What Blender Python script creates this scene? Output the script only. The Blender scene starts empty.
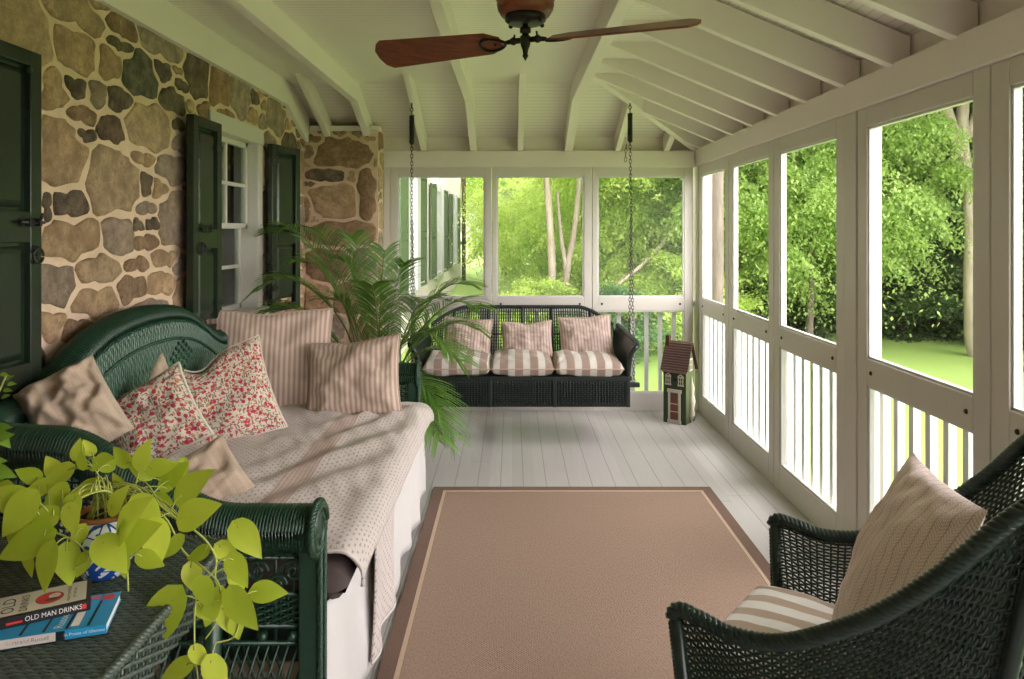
import bpy, math, random
import numpy as np
from mathutils import Vector, Matrix, noise
random.seed(7)
rng = np.random.default_rng(11)
S = bpy.context.scene
COL = S.collection
PI = math.pi
CAMZ, F, CX, HY = 1.5, 700.0, 512.0, 230.0     # eye height, focal length and horizon of the photograph

def at(px, py, Y):
    """place at distance Y that the photograph shows at (px, py)"""
    return Vector(((px - CX) * Y / F, Y, CAMZ - (py - HY) * Y / F))

# ------------------------------------------------------------------ materials
class NT:
    def __init__(s, name):
        s.m = bpy.data.materials.new(name); s.m.use_nodes = True
        s.t = s.m.node_tree; s.t.nodes.clear()
        s.out = s.t.nodes.new('ShaderNodeOutputMaterial')
    def n(s, typ, **kw):
        x = s.t.nodes.new('ShaderNode' + typ)
        for k, v in kw.items():
            if k in x.inputs: s.set(x.inputs[k], v)
            else: setattr(x, k, v)
        return x
    def set(s, sock, v):
        if isinstance(v, bpy.types.NodeSocket): s.t.links.new(v, sock)
        elif isinstance(v, bpy.types.Node): s.t.links.new(v.outputs[0], sock)
        elif isinstance(v, (tuple, list)) and len(v) == 3 and sock.type == 'RGBA': sock.default_value = (*v, 1)
        else: sock.default_value = v
    def math(s, op, a, b=0.0, c=None):
        x = s.t.nodes.new('ShaderNodeMath'); x.operation = op
        s.set(x.inputs[0], a); s.set(x.inputs[1], b)
        if c is not None: s.set(x.inputs[2], c)
        return x.outputs[0]
    def mix(s, f, a, b):
        x = s.t.nodes.new('ShaderNodeMix'); x.data_type = 'RGBA'
        s.set(x.inputs[0], f); s.set(x.inputs[6], a); s.set(x.inputs[7], b)
        return x.outputs[2]
    def ramp(s, f, stops):
        x = s.t.nodes.new('ShaderNodeValToRGB'); s.set(x.inputs[0], f)
        e = x.color_ramp.elements
        while len(e) < len(stops): e.new(0.5)
        for el, (p, c) in zip(e, stops):
            el.position = p; el.color = (*c, 1) if len(c) == 3 else c
        return x.outputs[0]
    def coord(s, kind='Object', scale=None):
        x = s.t.nodes.new('ShaderNodeTexCoord').outputs[kind]
        if scale is not None:
            m = s.t.nodes.new('ShaderNodeMapping'); s.set(m.inputs['Vector'], x)
            m.inputs['Scale'].default_value = scale if isinstance(scale, tuple) else (scale,)*3
            return m.outputs[0]
        return x
    def noise(s, vec, scale, detail=4, rough=0.55):
        x = s.n('TexNoise', Vector=vec, Scale=scale, Detail=detail, Roughness=rough)
        return x.outputs[0]
    def bump(s, h, strength=0.3, dist=0.01):
        return s.n('Bump', Height=h, Strength=strength, Distance=dist).outputs[0]
    def bsdf(s, **kw):
        kw = {k.replace('_', ' '): v for k, v in kw.items()}
        b = s.n('BsdfPrincipled', **kw)
        s.t.links.new(b.outputs[0], s.out.inputs[0]); return b

def plain(name, col, rough=0.5, var=0.0, vscale=8, bump=0.0, bscale=60, **kw):
    t = NT(name); c = col
    co = t.coord()
    if var:
        f = t.noise(co, vscale)
        c = t.mix(f, tuple(x*(1-var) for x in col), tuple(min(1, x*(1+var)) for x in col))
    extra = dict(kw)
    if bump: extra['Normal'] = t.bump(t.noise(co, bscale), bump, 0.005)
    t.bsdf(Base_Color=c, Roughness=rough, **extra)
    return t.m

# ------------------------------------------------------------------ mesh builder
class MB:
    def __init__(s): s.v = []; s.f = []; s.n = 0
    def add(s, verts, faces, uv=None, smooth=False, mi=0, col=None):
        verts = np.asarray(verts, float).reshape(-1, 3)
        groups = {}
        for q in faces: groups.setdefault(len(q), []).append(q)
        first = True
        s.v.append((verts, uv, col))
        for k, g in groups.items():
            s.f.append((np.asarray(g, int).reshape(-1, k) + s.n, smooth, mi))
        s.n += len(verts); return s
    def addq(s, verts, faces, uv=None, smooth=True, mi=0, col=None):
        s.v.append((np.asarray(verts, float).reshape(-1, 3), uv, col))
        s.f.append((np.asarray(faces, int) + s.n, smooth, mi)); s.n += len(verts); return s
    def box(s, a, b, M=None, mi=0):
        x0, y0, z0 = a; x1, y1, z1 = b
        v = np.array([(x0,y0,z0),(x1,y0,z0),(x1,y1,z0),(x0,y1,z0),(x0,y0,z1),(x1,y0,z1),(x1,y1,z1),(x0,y1,z1)], float)
        if M is not None: v = v @ np.array(M.to_3x3()).T + np.array(M.translation)
        return s.add(v, [(0,3,2,1),(4,5,6,7),(0,1,5,4),(1,2,6,5),(2,3,7,6),(3,0,4,7)], mi=mi)
    def bar(s, p, q, w, h, up=(0,0,1), mi=0):
        """box of section w x h from p to q"""
        p, q = Vector(p), Vector(q); d = (q-p); L = d.length; d.normalize()
        u = Vector(up); sd = d.cross(u); 
        if sd.length < 1e-4: sd = d.cross(Vector((1,0,0)))
        sd.normalize(); u = sd.cross(d)
        M = Matrix((sd, d, u)).transposed().to_4x4(); M.translation = p
        return s.box((-w/2, 0, -h/2), (w/2, L, h/2), M, mi)
    def prism(s, poly, axis_fn, t0, t1, mi=0):
        """extrude 2-D polygon; axis_fn(a,b,t)->xyz"""
        n = len(poly)
        v = [axis_fn(a, b, t0) for a, b in poly] + [axis_fn(a, b, t1) for a, b in poly]
        f = [tuple(range(n))[::-1], tuple(range(n, 2*n))] + [(i, (i+1) % n, n+(i+1) % n, n+i) for i in range(n)]
        return s.add(v, f, mi=mi)
    def tube(s, pts, r, n=6, closed=False, normals=None, flat=1.0, mi=0, cap=True, uvv=None):
        P = np.asarray([tuple(p) for p in pts], float); N = len(P)
        r = np.full(N, r, float) if np.isscalar(r) else np.asarray(r, float)
        if closed: T = np.roll(P, -1, 0) - np.roll(P, 1, 0)
        else: T = np.gradient(P, axis=0)
        T /= np.linalg.norm(T, axis=1, keepdims=True) + 1e-12
        if normals is None:
            a = np.array([0., 0., 1.]) if np.mean(np.abs(T[:, 2])) < 0.8 else np.array([1., 0., 0.])
            A = np.tile(a, (N, 1))
        else: A = np.asarray(normals, float)
        B = np.cross(T, A); bl = np.linalg.norm(B, axis=1, keepdims=True)
        bad = bl[:, 0] < 1e-3
        if bad.any(): B[bad] = np.cross(T[bad], np.array([0.3, 0.9, 0.1])); bl = np.linalg.norm(B, axis=1, keepdims=True)
        B /= bl; C = np.cross(B, T)
        ang = np.arange(n) * 2*PI/n + PI/n
        V = P[:, None, :] + r[:, None, None]*(np.cos(ang)[None, :, None]*B[:, None, :] + flat*np.sin(ang)[None, :, None]*C[:, None, :])
        V = V.reshape(-1, 3)
        m = N if closed else N-1
        i = np.arange(m)[:, None]; j = np.arange(n)[None, :]
        a = i*n + j; b = i*n + (j+1) % n; i2 = (i+1) % N
        c = i2*n + (j+1) % n; d = i2*n + j
        Q = np.stack([a, b, c, d], -1).reshape(-1, 4)
        s.addq(V, Q, mi=mi)
        if cap and not closed:
            base = s.n - N*n
            s.f.append((np.array([list(range(n))[::-1]]) + base, True, mi))
            s.f.append((np.array([list(range(n))]) + base + (N-1)*n, True, mi))
        return s
    def lathe(s, prof, n=24, c=(0,0,0), M=None, mi=0, smooth=True):
        P = np.array(prof, float); ang = np.arange(n)*2*PI/n; N = len(P)
        V = np.stack([P[:, 0, None]*np.cos(ang), P[:, 0, None]*np.sin(ang), np.repeat(P[:, 1, None], n, 1)], -1).reshape(-1, 3)
        if M is not None: V = V @ np.array(M.to_3x3()).T + np.array(M.translation)
        V = V + np.array(c)
        i = np.arange(N-1)[:, None]; j = np.arange(n)[None, :]
        Q = np.stack([i*n+j, i*n+(j+1) % n, (i+1)*n+(j+1) % n, (i+1)*n+j], -1).reshape(-1, 4)
        return s.addq(V, Q, smooth=smooth, mi=mi)
    def ball(s, c, r, n=10, sq=(1,1,1), mi=0):
        prof = [(max(1e-4, math.sin(a)), -math.cos(a)) for a in np.linspace(0, PI, n//2+2)]
        M = Matrix.Diagonal((r*sq[0], r*sq[1], r*sq[2], 1)); M.translation = Vector(c)
        return s.lathe(prof, n, (0,0,0), M, mi)
    def grid(s, fn, nu, nv, mi=0, smooth=True, uvfn=None, closed_u=False):
        V = []; U = []
        for i in range(nu + (0 if closed_u else 1)):
            for j in range(nv+1):
                V.append(tuple(fn(i/nu, j/nv))); U.append(uvfn(i/nu, j/nv) if uvfn else (i/nu, j/nv))
        W = nv+1; R = nu + (0 if closed_u else 1)
        Q = [(i*W+j, ((i+1) % R)*W+j, ((i+1) % R)*W+j+1, i*W+j+1) for i in range(nu) for j in range(nv)]
        return s.addq(np.array(V), Q, uv=np.array(U), smooth=smooth, mi=mi)
    def braid(s, pts, R, pitch, strands=3, r=None, n=5, step=8, mi=0):
        """rope of twisted strands along a path"""
        P = resample(pts, pitch/step); N = len(P)
        T = np.gradient(P, axis=0); T /= np.linalg.norm(T, axis=1, keepdims=True)
        A = np.zeros_like(P); A[0] = np.cross(T[0], (0.31, 0.22, 0.9)); A[0] /= np.linalg.norm(A[0])
        for i in range(1, N):
            A[i] = A[i-1] - T[i]*np.dot(A[i-1], T[i]); A[i] /= np.linalg.norm(A[i])
        B = np.cross(T, A)
        for k in range(strands):
            ph = np.arange(N)*2*PI/step + 2*PI*k/strands
            s.tube(P + R*0.55*(np.cos(ph)[:, None]*A + np.sin(ph)[:, None]*B), r or R*0.62, n=n, mi=mi)
        return s
    def weave(s, fn, nu, nv, rw, rs, amp=None, closed=False, sub=2, every=1, stakes=True, skip=None, mi=0, nw=4):
        """real basket weave over a surface fn(u,v): stakes along v, weavers along u passing over and under"""
        amp = amp or (rw + rs)*0.8
        us = np.arange(nu*sub + (0 if closed else 1))/(nu*sub); vs = (np.arange(nv)+0.5)/nv
        e = 1e-3
        def ev(u, v): return np.array([tuple(fn(a, b)) for a, b in zip(u, v)])
        if stakes:
            vv = np.linspace(0, 1, max(6, nv//3))
            for k in range(0, nu + (0 if closed else 1)):
                s.tube(ev(np.full(len(vv), k/nu), vv), rs, n=4, mi=mi)
        for j, v in enumerate(vs):
            P = ev(us, np.full(len(us), v)); Pv = ev(us, np.full(len(us), min(1, v+e))) - ev(us, np.full(len(us), max(0, v-e)))
            T = (np.roll(P, -1, 0) - np.roll(P, 1, 0)) if closed else np.gradient(P, axis=0)
            Nn = np.cross(T, Pv); Nn /= np.linalg.norm(Nn, axis=1, keepdims=True) + 1e-12
            k = np.arange(len(us))
            off = amp*np.cos(k*PI/sub + (j % 2)*PI)
            Q = P + Nn*off[:, None]
            if skip is not None:
                keep = np.array([not skip(u, v) for u in us])
                if not keep.all():
                    run = []
                    for idx in range(len(us)+1):
                        if idx < len(us) and keep[idx]: run.append(idx)
                        else:
                            if len(run) > 2: s.tube(Q[run], rw, n=nw, normals=Nn[run], mi=mi)
                            run = []
                    continue
            s.tube(Q, rw, n=nw, closed=closed, normals=Nn, mi=mi)
        return s
    def build(s, name, mat, parent=None, world=False, bevel=0, subsurf=0, loc=None):
        me = bpy.data.meshes.new(name)
        V = np.concatenate([v for v, _, _ in s.v])
        if world and parent is not None:
            Mi = Matrix(MW[parent.name]).inverted()
            V = V @ np.array(Mi.to_3x3()).T + np.array(Mi.translation)
        me.vertices.add(len(V)); me.vertices.foreach_set('co', V.astype(np.float32).ravel())
        li = np.concatenate([q.ravel() for q, _, _ in s.f])
        lt = np.concatenate([np.full(len(q), q.shape[1]) for q, _, _ in s.f])
        ls = np.concatenate([[0], np.cumsum(lt)[:-1]])
        sm = np.concatenate([np.full(len(q), 1 if k else 0) for q, k, _ in s.f])
        mi = np.concatenate([np.full(len(q), k) for q, _, k in s.f])
        me.loops.add(len(li)); me.loops.foreach_set('vertex_index', li.astype(np.int32))
        me.polygons.add(len(lt)); me.polygons.foreach_set('loop_start', ls.astype(np.int32))
        me.polygons.foreach_set('use_smooth', sm.astype(bool)); me.polygons.foreach_set('material_index', mi.astype(np.int32))
        if any(u is not None for _, u, _ in s.v):
            U = np.concatenate([np.asarray(u, float) if u is not None else np.zeros((len(v), 2)) for v, u, _ in s.v])
            lay = me.uv_layers.new(name='UVMap'); lay.data.foreach_set('uv', U[li].astype(np.float32).ravel())
        if any(c is not None for _, _, c in s.v):
            Cc = np.concatenate([np.asarray(c, float) if c is not None else np.zeros((len(v), 4)) for v, _, c in s.v])
            at_ = me.color_attributes.new('tint', 'FLOAT_COLOR', 'POINT'); at_.data.foreach_set('color', Cc.astype(np.float32).ravel())
        me.update(calc_edges=True); me.validate()
        for m in (mat if isinstance(mat, (list, tuple)) else [mat]): me.materials.append(m)
        o = bpy.data.objects.new(name, me); COL.objects.link(o)
        if parent is not None: o.parent = parent
        if loc is not None: o.location = loc
        if bevel:
            b = o.modifiers.new('Bevel', 'BEVEL'); b.width = bevel; b.segments = 2; b.limit_method = 'ANGLE'; b.angle_limit = 0.6
        if subsurf:
            b = o.modifiers.new('Subsurf', 'SUBSURF'); b.levels = b.render_levels = subsurf
        return o

def resample(pts, step):
    P = np.asarray([tuple(p) for p in pts], float)
    d = np.concatenate([[0], np.cumsum(np.linalg.norm(np.diff(P, axis=0), axis=1))])
    n = max(4, int(d[-1]/step)+1); t = np.linspace(0, d[-1], n)
    return np.stack([np.interp(t, d, P[:, k]) for k in range(3)], 1)

def spline(pts, n=40):
    """Catmull-Rom through points"""
    P = np.asarray([tuple(p) for p in pts], float); m = len(P)
    t = np.linspace(0, m-1, n); out = []
    for x in t:
        i = min(int(x), m-2); f = x-i
        p0, p1, p2, p3 = P[max(i-1, 0)], P[i], P[i+1], P[min(i+2, m-1)]
        out.append(0.5*((2*p1) + (-p0+p2)*f + (2*p0-5*p1+4*p2-p3)*f*f + (-p0+3*p1-3*p2+p3)*f**3))
    return np.array(out)

MW = {}
def tag(o, label=None, cat=None, group=None, kind=None):
    if label: o['label'] = label
    if cat: o['category'] = cat
    if group: o['group'] = group
    if kind: o['kind'] = kind
    return o
def thing(name, label, cat, loc=(0,0,0), rotz=0.0, group=None):
    o = bpy.data.objects.new(name, None); COL.objects.link(o); o.empty_display_size = 0.1
    o.location = loc; o.rotation_euler = (0, 0, rotz)
    MW[o.name] = Matrix.Translation(Vector(loc)) @ Matrix.Rotation(rotz, 4, 'Z')
    return tag(o, label, cat, group)
def struct(name, mb, mat, bevel=0):
    return tag(mb.build(name, mat, bevel=bevel), kind='structure')
def sthing(name, loc=(0,0,0)):
    o = bpy.data.objects.new(name, None); COL.objects.link(o); o.location = loc
    MW[o.name] = Matrix.Translation(Vector(loc)); o['kind'] = 'structure'; return o
def copy_tree(o, parent=None):
    c = o.copy(); COL.objects.link(c)
    if parent is not None: c.parent = parent
    for ch in [x for x in list(COL.objects) if x.parent == o]: copy_tree(ch, c)
    return c
def text_mesh(body, size, M, mb, mi=0, align='CENTER', sx=1.0):
    """lettering as flat mesh, M places its x (reading) and y (up) axes"""
    cu = bpy.data.curves.new('lettering', 'FONT'); cu.body = body; cu.size = size; cu.align_x = align; cu.align_y = 'CENTER'; cu.fill_mode = 'FRONT'; cu.resolution_u = 3
    ob = bpy.data.objects.new('lettering', cu); COL.objects.link(ob)
    dg = bpy.context.evaluated_depsgraph_get(); dg.update()
    me = bpy.data.meshes.new_from_object(ob.evaluated_get(dg))
    bpy.data.objects.remove(ob); bpy.data.curves.remove(cu)
    v = np.array([(x.co.x*sx, x.co.y, x.co.z) for x in me.vertices])
    v = v @ np.array(M.to_3x3()).T + np.array(M.translation)
    mb.add(v, [tuple(p.vertices) for p in me.polygons], mi=mi)
    bpy.data.meshes.remove(me)
# ------------------------------------------------------------------ the materials of the porch
def make_paint(name, col, rough=0.45, bead=None, period=0.04):
    t = NT(name); co = t.coord()
    c = t.mix(t.noise(co, 3.0), tuple(x*0.95 for x in col), tuple(min(1, x*1.03) for x in col))
    h = t.noise(co, 45, 3)
    if bead is not None:
        sep = t.n('SeparateXYZ', Vector=co)
        w = t.math('FRACT', t.math('MULTIPLY', sep.outputs[bead], 1/period))
        g = t.math('LESS_THAN', t.math('ABSOLUTE', t.math('SUBTRACT', w, 0.5)), 0.09)
        c = t.mix(t.math('MULTIPLY', g, 0.35), c, tuple(x*0.5 for x in col))
        h = t.math('SUBTRACT', t.math('MULTIPLY', h, 0.06), g)
        nrm = t.bump(h, 0.6, 0.004)
    else: nrm = t.bump(h, 0.08, 0.004)
    t.bsdf(Base_Color=c, Roughness=rough, Normal=nrm); return t.m
PAINT = make_paint('white_paint', (0.79, 0.735, 0.70))
PAINT_TRIM = make_paint('greige_paint', (0.60, 0.565, 0.52), 0.4)
BEAD = make_paint('beadboard_paint', (0.81, 0.76, 0.72), 0.4, bead=1, period=0.042)
BEADX = make_paint('beadboard_paint_side', (0.81, 0.76, 0.72), 0.4, bead=0, period=0.042)
PAINT_OUT = make_paint('outdoor_white_paint', (0.60, 0.60, 0.60))

def floor_mat():
    t = NT('floor_paint'); co = t.coord(); sep = t.n('SeparateXYZ', Vector=co)
    p = 0.135
    xs = t.math('MULTIPLY', sep.outputs[0], 1/p); idx = t.math('FLOOR', xs); fr = t.math('FRACT', xs)
    rnd = t.n('TexWhiteNoise', noise_dimensions='1D', W=idx).outputs[0]
    ys = t.math('ADD', t.math('MULTIPLY', sep.outputs[1], 0.32), t.math('MULTIPLY', rnd, 7.3))
    fy = t.math('FRACT', ys)
    r2 = t.n('TexWhiteNoise', noise_dimensions='2D', Vector=t.n('CombineXYZ', X=idx, Y=t.math('FLOOR', ys)).outputs[0]).outputs[0]
    seam = t.math('MAXIMUM', t.math('LESS_THAN', t.math('ABSOLUTE', t.math('SUBTRACT', fr, 0.5)), 0.022), t.math('LESS_THAN', fy, 0.0012))
    gr = t.noise(t.coord(scale=(28, 1.3, 1)), 3.0, 6)
    c = t.mix(r2, (0.405, 0.385, 0.375), (0.475, 0.455, 0.445))
    c = t.mix(t.math('MULTIPLY', gr, 0.4), c, (0.35, 0.335, 0.325))
    c = t.mix(t.math('MULTIPLY', seam, 0.62), c, (0.17, 0.155, 0.145))
    h = t.math('SUBTRACT', t.math('MULTIPLY', gr, 0.15), seam)
    t.bsdf(Base_Color=c, Roughness=t.math('ADD', 0.28, t.math('MULTIPLY', gr, 0.22)), Normal=t.bump(h, 0.5, 0.003)); return t.m
FLOOR = floor_mat()

def stone_mat():
    t = NT('fieldstone'); co = t.coord()
    a = t.n('VertexColor', layer_name='tint').outputs[0]
    n1 = t.noise(co, 11, 10, 0.72); n2 = t.noise(co, 38, 8, 0.75); n3 = t.noise(co, 3.2, 4)
    c = t.mix(t.ramp(n1, [(0.38, (0, 0, 0)), (0.62, (1, 1, 1))]), t.mix(0.5, a, (0.05, 0.038, 0.03)), t.mix(0.25, a, (0.70, 0.53, 0.33)))
    c = t.mix(t.math('MULTIPLY', t.ramp(n2, [(0.50, (0, 0, 0)), (0.60, (1, 1, 1))]), 0.72), c, t.mix(0.5, a, (0.03, 0.027, 0.025)))
    c = t.mix(t.math('MULTIPLY', t.ramp(n3, [(0.5, (0, 0, 0)), (0.7, (1, 1, 1))]), 0.35), c, (0.34, 0.19, 0.09))
    h = t.math('ADD', t.math('MULTIPLY', n1, 0.7), t.math('MULTIPLY', n2, 0.5))
    t.bsdf(Base_Color=c, Roughness=0.75, Normal=t.bump(h, 1.0, 0.035)); return t.m
STONE = stone_mat()
MORTAR = plain('mortar', (0.72, 0.54, 0.39), 0.9, var=0.2, vscale=12, bump=0.5, bscale=90)

def wicker(name, col, rough=0.32):
    t = NT(name); co = t.coord()
    c = t.mix(t.noise(co, 40, 3), tuple(x*0.55 for x in col), tuple(x*1.35 for x in col))
    t.bsdf(Base_Color=c, Roughness=rough, Normal=t.bump(t.noise(co, 300, 2), 0.2, 0.002)); return t.m
WICK = wicker('green_wicker', (0.012, 0.044, 0.024))
WICK_BACK = wicker('green_wicker_backrest', (0.017, 0.072, 0.036), 0.28)
WICK_DARK = wicker('dark_green_wicker', (0.008, 0.021, 0.016), 0.3)
WICK_SWING = wicker('swing_wicker', (0.006, 0.013, 0.011), 0.4)
WICK_TABLE = wicker('table_wicker', (0.075, 0.098, 0.080), 0.2)  # colour raised to carry the gloss highlights of the woven rows
DARKWOOD = plain('dark_green_board', (0.008, 0.018, 0.014), 0.5)
BLACK = plain('black_iron', (0.015, 0.014, 0.014), 0.45)
SHUT = plain('shutter_green_paint', (0.012, 0.022, 0.013), 0.26, var=0.2, vscale=4)
SHUT_BROWN = plain('shutter_brown_paint', (0.018, 0.011, 0.009), 0.35, var=0.3, vscale=5)
SHUT_OUT = plain('shutter_sage_paint', (0.085, 0.125, 0.07), 0.45, var=0.1)
STEEL = plain('chain_steel', (0.10, 0.09, 0.08), 0.4, Metallic=0.8)
BOLT = plain('bolt_head', (0.05, 0.04, 0.03), 0.5, Metallic=0.5)

def fabric(name, base, stripes=None, weave=520, rough=0.9, extra=None, wr=0.25):
    """stripes: list of (period_m, width_fraction, colour, phase, softness) along uv.x in metres"""
    t = NT(name); uv = t.coord('UV'); sep = t.n('SeparateXYZ', Vector=uv)
    c = t.mix(t.noise(t.coord(), 14), tuple(x*0.92 for x in base), tuple(min(1, x*1.06) for x in base))
    for (per, wid, col, ph) in (stripes or []):
        f = t.math('FRACT', t.math('ADD', t.math('MULTIPLY', sep.outputs[0], 1/per), ph))
        d = t.math('ABSOLUTE', t.math('SUBTRACT', f, 0.5))
        m = t.n('MapRange', Value=d); m.inputs[1].default_value = wid/2*1.08; m.inputs[2].default_value = wid/2*0.92
        c = t.mix(m.outputs[0], c, col)
    if extra: c = extra(t, uv, sep, c)
    wv = t.n('TexWave', Vector=uv, Scale=weave/6.28, Distortion=2.0, Detail=1.0).outputs[0]
    h = t.math('ADD', t.math('MULTIPLY', wv, 0.25), t.noise(t.coord(), 22, 3))
    t.bsdf(Base_Color=c, Roughness=rough, Normal=t.bump(h, wr, 0.01), Sheen_Weight=0.15); return t.m
CREAM, TAUPE, ROSE = (0.66, 0.58, 0.53), (0.40, 0.29, 0.225), (0.42, 0.27, 0.225)
AWNING = fabric('wide_stripe_fabric', (0.58, 0.54, 0.50), [(0.105, 0.54, (0.31, 0.22, 0.18), 0.1)])
AWNING_CHAIR = fabric('chair_stripe_fabric', (0.72, 0.69, 0.65), [(0.085, 0.48, (0.40, 0.30, 0.225), 0.2)])
TICKING = fabric('narrow_stripe_fabric', (0.56, 0.44, 0.365), [(0.026, 0.42, (0.40, 0.275, 0.22), 0.0), (0.026, 0.10, (0.66, 0.55, 0.47), 0.5)])
TICK_SMALL = fabric('swing_pillow_fabric', (0.53, 0.42, 0.37), [(0.024, 0.34, (0.36, 0.25, 0.21), 0.0)])
def nubby(t, uv, sep, c):
    n = t.noise(uv, 260, 3, 0.6)
    c = t.mix(t.ramp(n, [(0.45, (0, 0, 0)), (0.6, (1, 1, 1))]), c, (0.44, 0.32, 0.23))
    f = t.math('FRACT', t.math('MULTIPLY', sep.outputs[0], 22.0))
    return t.mix(t.math('MULTIPLY', t.math('LESS_THAN', f, 0.3), 0.45), c, (0.60, 0.48, 0.36))
NUBBY = fabric('nubby_beige_fabric', (0.50, 0.39, 0.30), None, extra=nubby, wr=0.5)
def herring(t, uv, sep, c):
    fx = t.math('FRACT', t.math('MULTIPLY', sep.outputs[0], 1/0.028))
    zz = t.math('PINGPONG', t.math('MULTIPLY', sep.outputs[0], 1.0), 0.014)
    d = t.math('FRACT', t.math('MULTIPLY', t.math('ADD', sep.outputs[1], zz), 1/0.009))
    c = t.mix(t.math('MULTIPLY', t.math('LESS_THAN', d, 0.42), 0.5), c, (0.46, 0.35, 0.30))
    return t.mix(t.math('MULTIPLY', t.math('LESS_THAN', fx, 0.12), 0.5), c, (0.33, 0.24, 0.19))
HERRING = fabric('herringbone_fabric', (0.82, 0.66, 0.64), None, extra=herring, wr=0.35)
HERRING_BACK = HERRING
def floral(t, uv, sep, c):
    def lay(c, scale, thr, col, off, rnd=1.0, stretch=(1, 1, 1), keep=None):
        mp = t.n('Mapping', Vector=uv); mp.inputs['Scale'].default_value = stretch; mp.inputs['Location'].default_value = (off, off*1.7, 0)
        wob = t.n('VectorMath', operation='ADD'); t.set(wob.inputs[0], mp.outputs[0])
        nn = t.n('TexNoise', Vector=mp.outputs[0], Scale=scale*1.6, Detail=2.0).outputs[1]
        sc = t.n('VectorMath', operation='SCALE'); t.set(sc.inputs[0], nn); sc.inputs[3].default_value = 0.5/scale
        t.set(wob.inputs[1], sc.outputs[0])
        v = t.n('TexVoronoi', Vector=wob.outputs[0], Scale=scale, Randomness=rnd)
        m = t.math('LESS_THAN', v.outputs[0], thr)
        if keep:
            r = t.n('SeparateXYZ', Vector=v.outputs[1]); m = t.math('MULTIPLY', m, t.math('LESS_THAN', r.outputs[0], keep))
        return t.mix(m, c, col)
    c = lay(c, 60, 0.36, (0.17, 0.17, 0.085), 0.3, stretch=(2.2, 0.7, 1), keep=0.9)
    c = lay(c, 54, 0.33, (0.24, 0.20, 0.12), 1.3, stretch=(0.7, 2.2, 1), keep=0.85)
    c = lay(c, 52, 0.34, (0.50, 0.22, 0.12), 2.3, keep=0.4)
    c = lay(c, 44, 0.36, (0.44, 0.03, 0.06), 0.0, keep=0.72)
    c = lay(c, 78, 0.36, (0.45, 0.05, 0.08), 3.1, keep=0.5)
    return c
FLORAL = fabric('red_floral_fabric', (0.64, 0.55, 0.46), None, extra=floral)
def quilt(t, uv, sep, c):
    rowi = t.math('FLOOR', t.math('MULTIPLY', sep.outputs[0], 1/0.016))
    yy = t.math('ADD', t.math('MULTIPLY', sep.outputs[1], 1/0.030), t.math('MULTIPLY', t.math('MODULO', rowi, 2.0), 0.5))
    r = t.n('TexWhiteNoise', noise_dimensions='2D', Vector=t.n('CombineXYZ', X=rowi, Y=t.math('FLOOR', yy)).outputs[0]).outputs[0]
    fx = t.math('FRACT', t.math('MULTIPLY', sep.outputs[0], 1/0.016)); fy = t.math('FRACT', yy)
    m = t.math('MULTIPLY', t.math('LESS_THAN', t.math('ABSOLUTE', t.math('SUBTRACT', fx, 0.5)), 0.2), t.math('LESS_THAN', fy, t.math('ADD', 0.25, t.math('MULTIPLY', r, 0.3))))
    c = t.mix(t.math('MULTIPLY', m, 0.7), c, (0.30, 0.22, 0.185))
    band = t.math('LESS_THAN', t.math('ABSOLUTE', t.math('SUBTRACT', sep.outputs[0], 0.62)), 0.048)
    ln = t.math('LESS_THAN', t.math('FRACT', t.math('MULTIPLY', sep.outputs[0], 70.0)), 0.35)
    bc = t.mix(t.math('MULTIPLY', ln, 0.6), (0.42, 0.29, 0.235), (0.62, 0.50, 0.43))
    c = t.mix(t.math('MULTIPLY', band, 0.85), c, bc); return c
QUILT = fabric('printed_quilt_fabric', (0.64, 0.57, 0.54), None, extra=quilt, wr=0.6)
SKIRT = plain('white_skirt_fabric', (0.60, 0.585, 0.57), 0.9, var=0.04, bump=0.25, bscale=350)
BROWNCLOTH = plain('brown_cushion_fabric', (0.055, 0.038, 0.036), 0.7, var=0.3, vscale=20, bump=0.3, bscale=60)
TANCLOTH = plain('tan_underside_fabric', (0.36, 0.28, 0.20), 0.9, var=0.25, vscale=14)

def rug_mat():
    t = NT('sisal_rug'); co = t.coord(); sep = t.n('SeparateXYZ', Vector=co)
    fx = t.math('PINGPONG', t.math('MULTIPLY', sep.outputs[0], 1/0.012), 0.5); fy = t.math('PINGPONG', t.math('MULTIPLY', sep.outputs[1], 1/0.012), 0.5)
    d = t.math('ABSOLUTE', t.math('SUBTRACT', fx, fy))
    n = t.noise(t.coord(scale=(90, 45, 1)), 1.5, 4)
    c = t.mix(d, (0.285, 0.195, 0.145), (0.36, 0.255, 0.195))
    c = t.mix(t.math('MULTIPLY', t.ramp(n, [(0.4, (0, 0, 0)), (0.65, (1, 1, 1))]), 0.5), c, (0.20, 0.13, 0.095))
    t.bsdf(Base_Color=c, Roughness=0.95, Normal=t.bump(t.math('ADD', d, n), 0.6, 0.004)); return t.m
RUG = rug_mat()
RUG_EDGE = plain('rug_border', (0.15, 0.092, 0.07), 0.95, var=0.25, vscale=120, bump=0.5, bscale=200)
RUG_LINE = plain('rug_border_line', (0.44, 0.32, 0.23), 0.95, var=0.15, vscale=90)

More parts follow.
